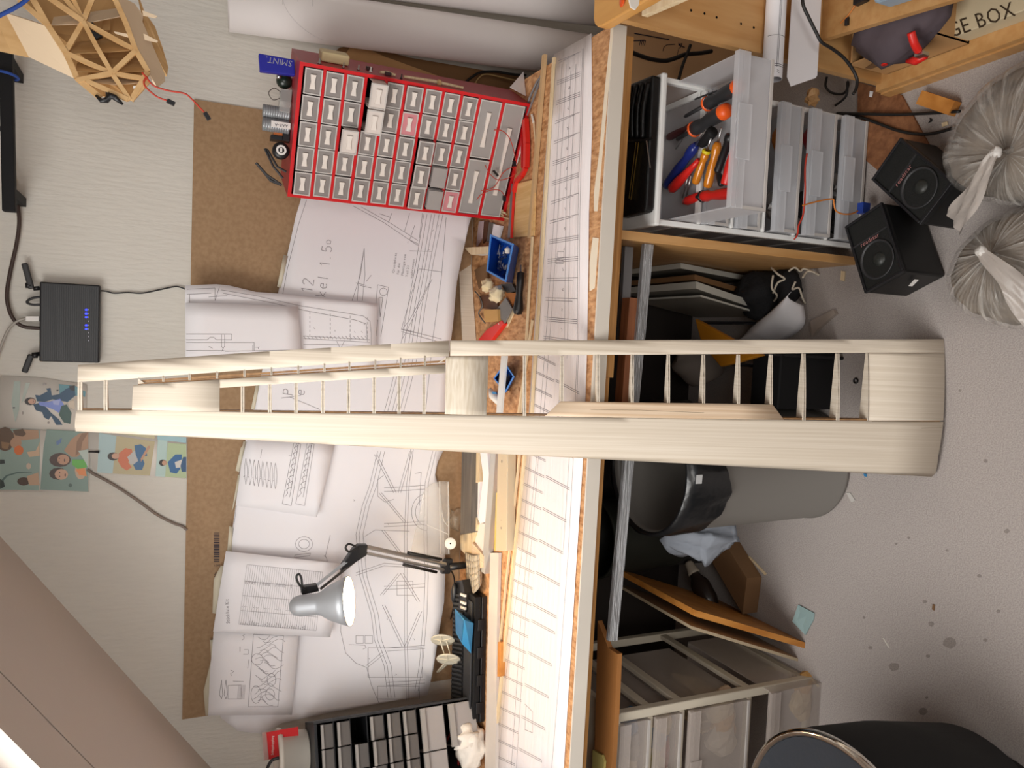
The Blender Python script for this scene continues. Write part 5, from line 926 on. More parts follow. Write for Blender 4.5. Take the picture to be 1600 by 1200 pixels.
P = [Zp(x, y, .625) for x, y in ((928, 1225), (934, 970), (942, 990), (950, 1012), (965, 1022), (961, 1110), (954, 1225))]; tag(M().prism(P, (0, 0, -.012)).build('cardboard_piece', mat('card_orange', '#a8703a', .7, var=.15, scale=7)), 'orange brown cardboard lying on the cream tower under the bench front', 'card')
P = [Zp(x, y, .632) for x, y in ((924, 1225), (926, 1172), (940, 1180), (944, 1190), (941, 1225))]; tag(M().prism(P, (0, 0, -.006)).build('yellow_paper', mat('olive_paper', '#b5a862', .8)), 'folded olive yellow paper on the cardboard under the bench front', 'paper')
# ================================================================ chair, floor litter
cc = V((-.895, -1.155, 0)); t = thing('chair', 'round black seat with a chrome rim in the near left corner', 'chair', cc)
M().lathe(cc, (0, 0, 1), [(.0001, .452), (.12, .456), (.185, .468), (.205, .476)], 48).build('seat', vinyl, t, smooth=True)
M().lathe(cc, (0, 0, 1), [(.204, .470), (.206, .479), (.212, .482), (.218, .478), (.219, .468), (.214, .462), (.206, .464), (.204, .470)], 64).build('rim', chrome, t, smooth=True)
M().lathe(cc, (0, 0, 1), [(.214, .462), (.216, .43), (.206, .30), (.175, .12), (.10, .08), (.0001, .08)], 48).build('seat_shell', blackm, t, smooth=True)
M().lathe(cc, (0, 0, 1), [(.0001, .0005), (.10, .0005), (.105, .01), (.10, .03), (.09, .079), (.0001, .079)], 40).build('foot', black, t, smooth=True)
m = M(); P = [Zp(x, y, z) for x, y, z in ((1247, 945, .006), (1272, 958, .004), (1271, 968, .004), (1258, 992, .006), (1238, 971, .014))]; m.prism(P, (0, 0, -.0025)); o = m.build('notepaper', cyanp); tag(o, 'small grey green paper square on the carpet by the leaning boards', 'paper')
bits = [('wood_chip', 'short pale wood chip on the carpet in front of the cord bag', [(1314, 423), (1320, 424), (1319, 439), (1313, 438)], pale, 'chip'), ('plastic_clip', 'small clear plastic clip on the carpet by the foot of the waste bin', [(1322, 770), (1328, 770), (1336, 782), (1330, 785)], mat('clip_clear', '#cfcbc6', .3, alpha=.8), 'clip'), ('blue_bit', 'tiny blue bit on the carpet beside the wing root', [(1349, 740), (1354, 741), (1353, 745), (1350, 744)], bluel, 'bit'), ('balsa_stick', 'thin balsa stick on the carpet beside the flat brown box', [(1168, 870), (1171, 869), (1197, 896), (1195, 899)], pale, 'stick'), ('balsa_stick', 'pale flat stick lying on the carpet behind the cream tower foot', [(1198, 1042), (1231, 1046), (1231, 1049), (1199, 1046)], pale, 'stick'), ('balsa_stick', 'short stick leaning at the front foot of the cream tower', [(1259, 1053), (1262, 1052), (1280, 1072), (1278, 1074)], pale, 'stick'), ('black_clip', 'tiny black hook on the carpet between the two long cables', [(1452, 184), (1456, 186), (1455, 190), (1450, 192), (1453, 188)], black, 'hook'), ('wire_snip', 'tiny pale wire snippet on the open carpet', [(1379, 997), (1380, 997), (1389, 1012), (1388, 1012)], whitep, 'snippet'), ('glue_crumb', 'brown crumb on the open carpet, largest of the scattered ones', [(1457, 944), (1460, 945), (1459, 954), (1456, 952)], cardd, 'crumb'), ('wood_bit', 'cream chip half under the tied bag beside the cables', [(1471, 192), (1480, 190), (1481, 195), (1472, 198)], pale, 'chip')]
for nm, lb, poly, mt, ct in bits: floor_flat(nm, lb, ct, poly, .003, mt)
p = Zp(1337, 595, .002); o = M(); a = [p + V((.006 * math.cos(i * .7), .006 * math.sin(i * .7), 0)) for i in range(10)]; tag(o.tube(a, .0022, 6).build('rubber_ring', black, smooth=True), 'small black ring on the carpet seen through the lowest wing bay', 'ring')
fl = bpy.data.objects['floor']; m = M(); random.seed(3)
for x, y, r in ((1397, 1042, 7), (1484, 1005, 9), (1442, 1112, 6), (1530, 900, 3), (1445, 940, 3), (1455, 975, 4), (1560, 955, 3), (1450, 1025, 3), (1360, 1012, 3), (1540, 1000, 3), (1420, 840, 2), (1480, 860, 2), (1350, 965, 2), (1573, 830, 4), (1505, 1180, 4), (1448, 1090, 2), (1500, 610, 2), (1540, 720, 3), (1400, 850, 2)):
    P = [Zp(x + r * (1 + .3 * random.random()) * math.cos(k * .7), y + r * (.8 + .3 * random.random()) * math.sin(k * .7), .0008) for k in range(9)]; m.add(P[::-1], [tuple(range(9))])
fm = M(); ORI['floor'] = V(fl.location); m.build('carpet_stain', mat('stain', '#988e87', .95, alpha=.4), fl)
# ================================================================ on the bench, right of the wing
BZ = .7615
def block(name, label, cat, poly, ztop, mt, z0=BZ, bevel=0, parent=None):
    m = M().prism([Zp(x, y, ztop) for x, y in poly], (0, 0, z0 - ztop)); o = m.build(name, mt, parent, bevel=bevel); return o if parent else tag(o, label, cat)
def open_bin(name, label, rim, zr, near, mt, zb=BZ, fill=None):
    F1, N1, N2, F2 = [Zp(x, y, zr) for x, y in rim]; B1, B2 = [Zp(x, y, zb) for x, y in near]; G1, G2 = B1 + (F1 - N1) * .85, B2 + (F2 - N2) * .85
    o = thing(name, label, 'bin', (sum((B1, B2, G1, G2), V((0, 0, 0))) / 4)); m = M(); c = sum((F1, N1, N2, F2), V((0, 0, 0))) / 4
    out = [F1, N1, N2, F2]; base = [G1, B1, B2, G2]; k = .90; ino = [c + (p - c) * k for p in out]; cb = sum(base, V((0, 0, 0))) / 4; inb = [cb + (p - cb) * k + V((0, 0, .003)) for p in base]
    for i in range(4):
        j = (i + 1) % 4; m.add([base[i], base[j], out[j], out[i]], [(0, 1, 2, 3)]); m.add([inb[i], inb[j], ino[j], ino[i]], [(3, 2, 1, 0)])
    m.add(base, [(3, 2, 1, 0)]); m.add(inb, [(0, 1, 2, 3)]); m.build('bin_shell', mt, o)
    r = M()
    for i in range(4): j = (i + 1) % 4; r.add([out[i], out[j], ino[j], ino[i], out[i] + V((0, 0, .002)), out[j] + V((0, 0, .002)), ino[j] + V((0, 0, .002)), ino[i] + V((0, 0, .002))], [(0, 1, 2, 3), (4, 7, 6, 5), (0, 4, 5, 1), (2, 6, 7, 3)])
    r.build('rim', blued, o)
    if fill:
        f = M(); random.seed(5)
        for i in range(46):
            a, b = random.random() * .8 + .1, random.random() * .8 + .1; p = (inb[0] * (1 - a) + inb[1] * a) * (1 - b) + (inb[3] * (1 - a) + inb[2] * a) * b + V((0, 0, .003 + .012 * a * random.random())); d = V((random.uniform(-1, 1), random.uniform(-1, 1), random.uniform(-.3, .3))).normalized() * .006; f.tube([p - d, p + d], .0017, 5)
        stuff(f.build('screws', fill, o))
    return o
o = open_bin('storage_bin', 'blue storage bin of screws lying below the red cabinet', [(767, 366), (803, 381), (791, 441), (761, 424)], .812, [(811, 387), (801, 442)], blue, fill=steel)
M().ball(Zp(793, 391, .800), .009, .009, .007, 10, 7, 0, lambda d: 1 + .15 * math.sin(7 * d.x)).build('cotton_ball', tissue, o, smooth=True)
open_bin('storage_bin', 'small blue bin of screws seen through the wing bay', [(772, 591), (790, 567), (804, 588), (790, 614)], .796, [(793, 571), (805, 590)], blue, fill=darkw)
block('plastic_tube', 'white plastic strip lying across the small blue bin', 'strip', [(783, 556), (791, 556), (783, 648), (775, 648)], .804, mat('tube_white', '#d8d8d6', .4), .799)
t = thing('glue_tube', 'white glue tube with a blue mark beside the small blue bin', 'tube', Zp(772, 615, BZ)); M().tube([Zp(766, 608, .774), Zp(770, 618, .774), Zp(779, 628, .774)], [.005, .011, .009], 12).build('tube_body', whitep, t, smooth=True); M().obox(Zp(768, 612, .787), Zp(774, 612, .787) - Zp(768, 612, .787), Zp(770, 616, .787) - Zp(768, 612, .787), (0, 0, -.003)).build('blue_mark', bluel, t)
t = thing('chisel', 'black handled chisel lying left of the blue bin', 'tool', Zp(812, 455, BZ)); p, q = Zp(809, 492, .776), Zp(814, 424, .776); d = q - p; L = d.length
M().lathe(p, d, [(.0001, 0), (.010, .002), (.0125, .012), (.011, .03), (.0085, .05), (.0095, L * .75), (.009, L - .003), (.0001, L)], 16).build('handle', black, t, smooth=True); M().bar(q, Zp(814, 414, .776), .005, .003).build('blade', steel, t)
a, b = Zp(735, 397, BZ + .0005), Zp(744, 534, BZ + .0005); c, d = Yp(716, 398, a.y + .006), Yp(723, 534, b.y + .006)
tag(M().prism([a, b, d, c], (0, .004, 0)).build('balsa_plank', balsa), 'pale balsa plank standing on edge across the bench just right of the wing', 'plank')
t = thing('small_carton', 'small white box with a tan top behind the blue storage bin', 'box', Zp(750, 398, BZ)); M().prism([Zp(x, y, .800) for x, y in ((725, 387), (763, 385), (763, 396), (736, 398))], (0, 0, -.003)).build('lid', pale, t); M().prism([Zp(x, y, .7965) for x, y in ((727, 388), (762, 386), (763, 396), (736, 398))], (0, 0, BZ - .7965)).build('body', whitep, t)
def crumple(name, label, cat, c, rx, ry, rz, mt, amp=.25, f=5, n=16, k=10, lob=None): return tag(M().ball(c, rx, ry, rz, n, k, 0, lambda d: 1 + amp * math.sin(f * d.x + 2.1) * math.cos(f * .8 * d.y + 1) + amp * .5 * math.sin(f * 2.1 * d.z + f * d.x)).build(name, mt, smooth=True), label, cat)
crumple('crumpled_rag', 'cream crumpled rag below the blue storage bin, upper piece', 'rag', Zp(762, 446, .778), .018, .022, .016, mat('rag_cream', '#e6d3ab', .85))
crumple('crumpled_rag', 'cream crumpled rag touching the grey sanding sheet', 'rag', Zp(776, 460, .779), .020, .026, .017, mat('rag_cream2', '#ead9b4', .85), .3, 6)
block('sanding_sheet', 'grey piece of abrasive sheet between the rag and the red tool', 'sheet', [(775, 484), (790, 465), (800, 482), (787, 507)], .774, gritm, .771)
t = thing('red_scraper', 'red handled scraper lying next to the wing edge', 'tool', Zp(768, 518, BZ)); M().prism([Zp(x, y, .776) for x, y in ((744, 534), (760, 515), (784, 500), (787, 506), (766, 533))], (0, 0, -.013)).build('handle', redp, t, bevel=.002); M().lathe(Zp(779, 506, .7761), (0, 0, 1), [(.0025, 0), (.0001, .0006)], 10).build('rivet', whitep, t)
block('sanding_block', 'tan wooden sanding block beside the red scraper', 'block', [(755, 484), (777, 483), (778, 502), (757, 503)], .782, rustm, bevel=.001)
block('brown_card_scrap', 'brown card scrap tucked behind the cream rag', 'scrap', [(741, 422), (760, 412), (762, 438), (748, 452)], .769, cardd, .7675)
block('wood_scrap', 'dark reddish wood scrap beneath the cream rag', 'scrap', [(748, 462), (776, 462), (778, 484), (752, 482)], .7665, wenge)
block('leather_scrap', 'dark scrap under the corner of the blue storage bin', 'scrap', [(782, 444), (800, 443), (806, 455), (792, 458)], .768, black)
block('rust_scrap', 'rust coloured card scrap beside the black handle', 'scrap', [(790, 456), (806, 458), (800, 478), (792, 470)], .7672, mat('rust_card', '#a5652f', .8))
block('pale_offcut', 'pale tapered offcut between the abrasive sheet and the wing', 'offcut', [(800, 480), (806, 482), (792, 512), (786, 511)], .7645, pale)
tag(M().tube(smooth_path([Zp(x, y, .768) for x, y in ((742, 455), (750, 465), (754, 478), (748, 490), (758, 505))]), .002, 6).build('wire', mat('wire_grey', '#6a6662', .5)), 'grey wire curling beside the balsa plank', 'wire')
block('balsa_sheet', 'yellowish balsa sheet lying in front of the red cabinet', 'sheet', [(807, 287), (836, 280), (834, 368), (801, 371)], .7655, mat('balsa_yellow', '#e2bd85', .6, col2='#d6ac70', scale=24, stretch=(6, .4, 4)))
# red framed saw
t = thing('hand_saw', 'red framed hand saw lying in front of the red cabinet', 'saw', Zp(815, 260, BZ)); m = M()
fp = [Zp(x, y, .770) for x, y in ((821, 187), (823, 225), (822, 262), (816, 274), (806, 284), (803, 300), (801, 335), (799, 372))]
for a, b in zip(fp[:3], fp[1:3]): m.bar(a, b, .014, .012)
for a, b in zip(fp[2:5], fp[3:6]): m.bar(a, b, .009, .010)
for a, b in zip(fp[5:], fp[6:]): m.bar(a, b, .004, .006)
m.build('frame', redp, t); M().bar(Zp(815, 190, .768), Zp(816, 262, .768), .005, .005).build('handle_edge', red, t); M().prism([Zp(x, y, .7665) for x, y in ((799, 287), (804, 287), (799, 370), (793, 372))], (0, 0, -.002)).build('blade', alud, t)
block('white_strip', 'short white strip under the saw handle', 'strip', [(806, 215), (813, 190), (814, 235), (805, 262)], .7633, paper)
# tweezers, pencil stub, toothpicks
t = thing('tweezers', 'steel tweezers lying on the chipboard right of the cabinet', 'tweezers', Zp(833, 140, BZ))
for pts in ([(849, 112), (838, 130), (828, 152), (820, 176)], [(849, 112), (840, 136), (832, 158), (824, 180)]): M().tube([Zp(x, y, .7655) for x, y in pts], [.0012, .003, .003, .002], 6).build('arm', alud, t)
t = thing('brush_stick', 'thin stick with a white tip lying on the chipboard', 'stick', Zp(835, 210, BZ)); M().tube([Zp(834, 190, .765), Zp(838, 241, .765)], .0022, 6).build('shaft', pale, t); M().tube([Zp(831, 179, .765), Zp(834, 192, .765)], [.0026, .0032], 8).build('tip', whitep, t)
random.seed(11)
for i in range(22):
    a = i / 21; tag(M().tube([Zp(746 + 10 * a + random.uniform(-2, 2), 318 + 14 * a + random.uniform(-2, 2), .772 + .003 * random.random()), Zp(782 + 8 * a + random.uniform(-5, 5), 326 + 14 * a + random.uniform(-3, 3), .7645 + .003 * (i % 4))], .0013, 5).build('wooden_pick', pale), 'pale wooden pick in the fanned bundle under the red cabinet corner', 'stick', 'bundle of wooden picks')
for i, (poly, mt, lb) in enumerate((([(748, 346), (756, 345), (752, 372), (744, 385)], mat('bag_pinkish', '#c9b3b6', .5), 'pinkish paper curl under the lower corner of the red cabinet'), ([(756, 346), (762, 345), (760, 372), (754, 380)], wenge, 'first dark stick under the lower corner of the red cabinet'), ([(764, 347), (770, 348), (766, 376), (760, 378)], darkw, 'second dark stick, beside the white card under the cabinet'), ([(771, 350), (783, 353), (775, 384), (766, 384)], paper, 'white card scrap between the dark sticks and the blue bin'))):
    block(('paper_curl', 'dark_stick', 'dark_stick', 'white_card')[i], lb, ('paper', 'stick', 'stick', 'card')[i], poly, .766 + .001 * i, mt)
# ================================================================ on the bench, left of the wing
block('dark_batten', 'dark weathered batten lying along the back of the bench, left of the wing', 'batten', [(722, 690), (738, 690), (736, 832), (719, 835)], .790, darkw)
L = [('balsa_offcut', 'cream balsa offcut under the lower end of the dark batten', 'offcut', [(719, 836), (736, 833), (738, 872), (734, 873), (719, 858)], .772, pale), ('balsa_offcut', 'narrow cream balsa offcut beside the upper part of the dark batten', 'offcut', [(739, 690), (747, 690), (749, 752), (739, 756)], .778, pale), ('balsa_offcut', 'small triangular balsa offcut at the middle of the dark batten', 'offcut', [(738, 780), (746, 820), (738, 850)], .776, pale), ('plywood_offcut', 'five sided plywood offcut beside the curved grey cover', 'offcut', [(738, 848), (755, 868), (755, 886), (735, 893)], .778, balsa2), ('white_paper_strip', 'torn white paper strip along the dark batten', 'paper', [(739, 758), (750, 752), (746, 815), (739, 810)], .7715, paper), ('folded_paper', 'folded white paper between the batten and the metal strip', 'paper', [(748, 690), (760, 690), (766, 770), (758, 815), (750, 818), (747, 812), (755, 745)], .774, paper), ('white_paper_scrap', 'pinkish white paper scrap above the plywood offcut', 'paper', [(749, 818), (760, 818), (757, 868), (742, 846)], .770, mat('paper_pink', '#e8dad4', .8)), ('white_card', 'white card corner against the hardboard left of the wing', 'card', [(713, 700), (719, 690), (719, 765), (706, 762)], .768, paper), ('metal_strip', 'long narrow silver strip pointing from the wing to the curved cover', 'strip', [(768, 690), (776, 690), (763, 862), (757, 897), (752, 893)], .776, mat('strip_silver', '#cfcdc8', .35, .5)), ('yellow_stick', 'thin yellow stick against the perforated cream bar', 'stick', [(775, 770), (777, 770), (774, 860), (772, 860)], .770, mat('stick_yellow', '#d8bf62', .5))]
for nm, lb, ct, poly, zt, mt in L: block(nm, lb, ct, poly, zt, mt)
t = thing('perforated_bar', 'cream bar with screw holes lying beside the balsa strips', 'bar', Zp(786, 780, BZ)); block('bar_body', None, None, [(778, 690), (793, 690), (791, 861), (774, 861)], .786, mat('bar_cream', '#cdbb9e', .5), parent=t, bevel=.002); m = M()
for x, y, r in ((784, 708, .0014), (784, 721, .0042), (783, 813, .0016), (783, 825, .0035)): m.lathe(Zp(x, y, .7862), (0, 0, 1), [(r, 0), (r * .5, .0003), (.0001, .0003)], 12)
m.build('screw_hole', mat('hole_brown', '#8f8271', .5), t)
block('white_sill_strip', 'long greyish white strip lying along the back of the balsa strips to the left edge', 'strip', [(766, 864), (779, 864), (776, 1000), (774, 1212), (757, 1212), (762, 1000)], .770, mat('strip_white', '#d9cfc6', .5, var=.1, scale=9))
block('small_stick', 'short amber stick lying on the white strip', 'stick', [(778, 1003), (783, 1004), (782, 1057), (777, 1057)], .774, orange)
# curved grey cover
m = M(); R = []
for i in range(9):
    a = i / 8; p = Zp(727 + 26 * a, 862 + 6 * math.sin(3 * a), .770 + .018 * math.sin(math.pi * a)); q = Zp(731 + 30 * a - 8 * a * a, 930 - 22 * a * a, .768 + .020 * math.sin(math.pi * a)); R.append([p + (q - p) * j / 6 for j in range(7)])
for i in range(8):
    for j in range(6): m.add([R[i][j], R[i][j + 1], R[i + 1][j + 1], R[i + 1][j]], [(3, 2, 1, 0)])
tag(m.build('curved_cover', mat('cover_grey', '#b7ab98', .5), smooth=True, solid=.0015), 'curved grey plastic cover next to the desk lamp foot', 'cover')
# black ribbed case
a, b = Zp(761, 932, BZ), Zp(757, 1128, BZ); e = (b - a).normalized(); n_ = V((-e.y, e.x, 0)); n_ = n_ if n_.y > 0 else -n_; L_ = (b - a).length
t = thing('tool_case', 'long black ribbed plastic case at the back of the bench below the lamp', 'case', (a + b) / 2)
M().obox(a, e * L_, n_ * .12, (0, 0, .014)).build('base', black, t, bevel=.002); M().obox(a + V((0, 0, .016)) + n_ * .002, e * L_, n_ * .075, (0, 0, .018)).build('lid', blackm, t, bevel=.002); M().obox(a + V((0, 0, .0345)) + n_ * .012 + e * .015, e * (L_ - .02), n_ * .055, (0, 0, .005)).build('lid_panel', dgrey, t, bevel=.002)
for k in range(4): M().obox(a + e * (.06 + k * .075) - n_ * .003 + V((0, 0, .006)), e * .03, n_ * .003, (0, 0, .02)).build('latch', black, t, bevel=.001)
rib_a = a + n_ * .078; M().prism([rib_a + V((0, 0, .015)), rib_a + n_ * .045 + V((0, 0, .015)), rib_a + n_ * .045 + V((0, 0, .052)), rib_a + V((0, 0, .036))], e * L_).build('ribbed_back', blackm, t)
for k in range(26):
    s = rib_a + e * (.012 + k * (L_ - .02) / 26); M().prism([s + V((0, 0, .0365)), s + n_ * .042 + e * .006 + V((0, 0, .0515)), s + n_ * .042 + e * .012 + V((0, 0, .0515)), s + e * .006 + V((0, 0, .0365))], (0, -.001, .003)).build('rib', dgrey, t)
t = thing('usb_hub', 'black socket block with white plugs beside the blue box on the case', 'hub', Zp(722, 930, BZ)); M().prism([Zp(x, y, .806) for x, y in ((711, 908), (722, 906), (729, 940), (727, 957), (716, 952))], (0, 0, -.045)).build('hub_body', black, t, bevel=.002)
for y in (926, 938, 946): M().obox(Zp(722, y, .8065), Zp(729, y + 3, .8065) - Zp(722, y, .8065), Zp(722, y + 4, .8065) - Zp(722, y, .8065), (0, 0, .006)).build('plug', whitep, t, bevel=.001)
t = thing('power_adapter', 'black oval in-line switch on the lamp lead', 'switch', Zp(710, 925, .81)); M().ball(Zp(710, 927, .812), .031, .010, .010, 14, 9).build('switch_body', black, t, smooth=True)
cable('lamp_lead', 'black lead from the lamp foot to the in-line switch and along the bench', [Zp(x, y, z) for x, y, z in ((704, 891, .80), (708, 898, .80), (710, 910, .81), (709, 944, .806), (706, 960, .79), (702, 975, .775), (698, 995, .77))], .0022, rubber)
# blue box on the case
P = [Zp(x, y, z) for x, y, z in ((711, 951, .832), (726, 969, .836), (722, 1006, .828), (712, 988, .828))]; Q = [Zp(x, y, z) for x, y, z in ((720, 962, .803), (740, 974, .803), (736, 1021, .803), (726, 1010, .803))]
t = thing('blue_box', 'dusty blue plastic box tipped on the black case', 'box', Q[0]); m = M(); m.add(P + Q, [(0, 1, 5, 4), (1, 2, 6, 5), (2, 3, 7, 6), (3, 0, 4, 7), (7, 4, 5, 6), (0, 3, 2, 1)]); m.build('box_body', bluel, t); c = sum(P, V((0, 0, 0))) / 4; M().add([c + (p - c) * .86 + V((0, -.0006, .0012)) for p in P], [(0, 1, 2, 3)]).build('opening', mat('blue_inside', '#1c5f92', .5), t)
# cream wheels
t = thing('cream_wheels', 'pair of cream plastic wheels joined by rods on the black case', 'wheels', Zp(700, 1012, .80)); ax_ = V((-.93, -.25, .12)).normalized(); c0, c1 = Zp(692, 999, .842), Zp(701, 1029, .832); ax_ = (c1 - c0).normalized(); tilt = (ax_ + V((0, -.35, .55))).normalized()
for c in (c0, c1):
    w_ = M().lathe(c, tilt, [(.0001, 0), (.004, 0), (.004, .001), (.027, .001), (.033, 0), (.034, .002), (.033, .004), (.027, .003), (.006, .003), (.0001, .004)], 28).build('wheel', mat('wheel_cream', '#dcd3bd', .4) if c is c0 else bpy.data.materials['wheel_cream'], t, smooth=True)
    for k in range(5): a_ = k * 1.257; u_ = tilt.orthogonal().normalized(); v_ = tilt.cross(u_); dd = u_ * math.cos(a_) + v_ * math.sin(a_); M().bar(c + tilt * .004 + dd * .004, c + tilt * .0035 + dd * .028, .003, .002, tilt).build('spoke', bpy.data.materials['wheel_cream'], w_)
for s in (-.012, .012): M().tube([c0 + V((0, 0, s)) * .7, c1 + V((0, 0, s)) * .7], .0018, 8).build('rod', bpy.data.materials['wheel_cream'], t)
m = M().bar(c1 + V((.0, -.002, 0)), Zp(683, 1050, .83), .005, .003).bar(c1 + V((0, -.002, -.012)), Zp(686, 1049, .826), .005, .003); m.bar(Zp(683, 1050, .83), Zp(686, 1049, .826), .004, .003); m.build('strut', bpy.data.materials['wheel_cream'], t)
# zip bag and white disc
S = Hung(lambda x, z: .058 + .012 * math.sin(14 * x + 6 * z)); o = px_sheet('zip_bag', [(661, 770), (672, 757), (686, 752), (702, 752), (703, 800), (703, 866), (670, 868), (641, 867), (648, 835), (655, 805)], S, film, None, .02, .0006); tag(o, 'empty clear zip bag leaning against the drawing beside the lamp', 'bag')
m = M(); draw(m, S, [(687, 752), (688, 866)], .003); draw(m, S, [(700, 753), (701, 865)], .0022); draw(m, S, [(667, 820), (690, 830), (701, 835)], .002); draw(m, S, [(690, 800), (694, 815), (700, 822)], .0015); m.build('zip_seam', filmw, o)
crumple('clear_wrapper', 'crumpled clear wrapper between the zip bag and the dark batten', 'wrapper', Zp(712, 812, .780), .030, .022, .022, mat('wrapper', '#d8c9b2', .15, alpha=.35, spec=.9), .3, 7)
p = Yp(704, 849, -.095); t = thing('white_disc', 'white plastic disc with a centre hole beside the zip bag', 'disc', p); M().lathe(p, (.1, -.85, .5), [(.0025, 0), (.0155, 0), (.0165, .0015), (.0155, .003), (.0025, .003)], 32).build('disc', whitep, t, smooth=True); M().lathe(p + V((.0003, -.0028, .0016)), (.1, -.85, .5), [(.0001, .0), (.0022, .0)], 12).build('hub_hole', dark, t)
tag(M().tube([Zp(x, y, .775) for x, y in ((702, 825), (706, 832), (710, 842), (712, 836))], .0015, 6).build('string', mat('string_grey', '#b9b2a8', .7)), 'pale string hooked over the white disc', 'string')
# tissue at the left
c = Zp(741, 1165, .785); t = thing('tissue', 'crumpled white tissue in front of the black drawer cabinet', 'tissue', (c.x, c.y, BZ)); m = M()
m.ball((c.x, c.y, .795), .060, .042, .034, 26, 16, 0, lambda d: 1 + .22 * math.sin(6 * d.x + 3 * d.z) * math.cos(5 * d.y + 2 * d.x) + .14 * abs(math.sin(11 * d.z + 7 * d.x))); m.build('folds', tissue, t, smooth=True)
m = M(); m.ball((c.x + .03, c.y - .012, .815), .034, .026, .03, 20, 12, 0, lambda d: 1 + .25 * math.sin(8 * d.x + 4 * d.y) + .1 * abs(math.sin(13 * d.z))); m.build('folds', tissue, t, smooth=True)
cable('red_cable', 'dark red cable loop in front of the black drawer cabinet', [Zp(x, y, z) for x, y, z in ((700, 1215, .80), (694, 1185, .82), (697, 1160, .84), (706, 1146, .84), (713, 1155, .83), (716, 1180, .81), (716, 1215, .79))], .0032, mat('cable_dark_red', '#7a1c1e', .45))
tag(M().ball(Zp(712, 1143, .80), .012, .008, .008, 10, 7, 0, lambda d: 1 + .2 * math.sin(5 * d.x)).build('red_tag', redp, smooth=True), 'small red tag beside the white tissue', 'tag')
# ================================================================ black drawer cabinet, bucket
KX, KY = -.972, -.205; kz = Yp(490, 1128, KY).z; t = thing('drawer_cabinet', 'black drawer cabinet of smoky trays at the left end of the bench', 'cabinet', (0, 0, 0))
kh = kz - BZ; zr = [Yp(x, 1132, KY).z - BZ for x in (496, 520.5, 546, 572, 598, 623, 648, 690, 738)]
M().box(-.006, 0, 0, .135, .0005, kh).build('side_wall', dgrey, t, bevel=.001); M().box(-.20, -.006, 0, .135, kh - .008, kh).build('top_panel', black, t, bevel=.001); M().box(-.20, -.006, .131, .135, .0005, kh - .008).build('dark_backing', dark, t)
for z in zr[1:-1]: M().box(-.20, -.006, .004, .13, z - .0015, z + .0015).build('shelf', black, t)
cwid = .0555; tray_m = mat('tray_smoke', '#68635f', .3, alpha=.85); lip_m = mat('tray_lip', '#a19c97', .35, alpha=.9)
for r in range(8):
    h = zr[r] - zr[r + 1] - .006; w_ = cwid if r < 6 else .105
    for c in range(3 if r < 6 else 2):
        if (r, c) == (2, 0) or (r, c) == (7, 1): continue
        x1 = -.010 - c * (w_ + .003); w_ = .072 if (r, c) == (6, 1) else w_; out = random.uniform(0, .008) + (.018 if (r, c) in ((3, 1),) else 0); y = -out - .002; z = zr[r + 1] + .003
        d = M().box(x1 - w_, x1, y, y + .0015, z, z + h * .88).box(x1 - w_, x1 - w_ + .0012, y, y + .10, z, z + h * .8).box(x1 - .0012, x1, y, y + .10, z, z + h * .7).box(x1 - w_, x1, y, y + .10, z, z + .0012).build('tray', tray_m if r < 6 else frostg, t)
        M().box(x1 - w_, x1, y - .007, y + .001, z + h * .88, z + h * .92).box(x1 - w_, x1, y - .007, y - .006, z + h * .74, z + h * .88).build('label_lip', lip_m, d)
        M().ball((x1 - w_ * (.4 + .05 * c), y + .035, z + .003 + h * .22), w_ * .36, .028, h * .22, 10, 6, 0, lambda d: 1 + .2 * math.sin(6 * d.x + 3)).build('contents', [rustm, steel, redd, pale, dgrey, bluel][(r * 2 + c) % 6], d)
t.location = (KX, KY, BZ); t.rotation_euler = (0, 0, math.radians(26)); ORI[t.name] = V((KX, KY, BZ))
p = Yp(488, 1173, -.135); bz = kz + .0005; t = thing('white_tub', 'off white plastic tub on top of the black drawer cabinet', 'tub', (p.x, p.y, bz))
M().lathe((p.x, p.y, bz), (0, 0, 1), [(.0001, 0), (.052, 0), (.055, .004), (.060, .064), (.067, .066), (.069, .072), (.067, .078), (.058, .078), (.056, .06), (.05, .006), (.0001, .006)], 40).build('tub_body', mat('tub_white', '#cfc8bd', .4), t, smooth=True)
Yc = -.150; P = [Yp(x, y, Yc) for x, y in ((411, 1146), (447, 1139), (449, 1185), (414, 1187))]; o = M().prism(P, (0, .002, 0)).prism([p + V((0, 0, -.03)) for p in (P[1], P[2])] + [P[2], P[1]], (0, .002, 0)); o = o.build('red_card', redk); tag(o, 'red printed card standing in the white tub', 'card')
m = M(); letters(m, Plane(V((0, Yc, 0)), (0, -1, 0)), 'Schleppkupplung', 427.5, 1180, 5.4, (0, -1), lift=.0005, sx=.78); m.build('lettering', whitep, o)
q = Plane(V((0, Yc - .004, 0)), (0, -1, 0)); tag(M().prism([Yp(x, y, Yc - .005) for x, y in ((409, 1145), (416, 1144), (420, 1187), (412, 1189))], (0, .0012, 0)).build('clear_sleeve', mat('sleeve', '#c9a9a2', .2, alpha=.5)), 'clear sleeve edge on the red card', 'sleeve')
cable('black_strap', 'black strap end in the white tub at the picture edge', [Yp(x, y, -.19) for x, y in ((436, 1184), (425, 1188), (418, 1200), (416, 1215))], .004, black)
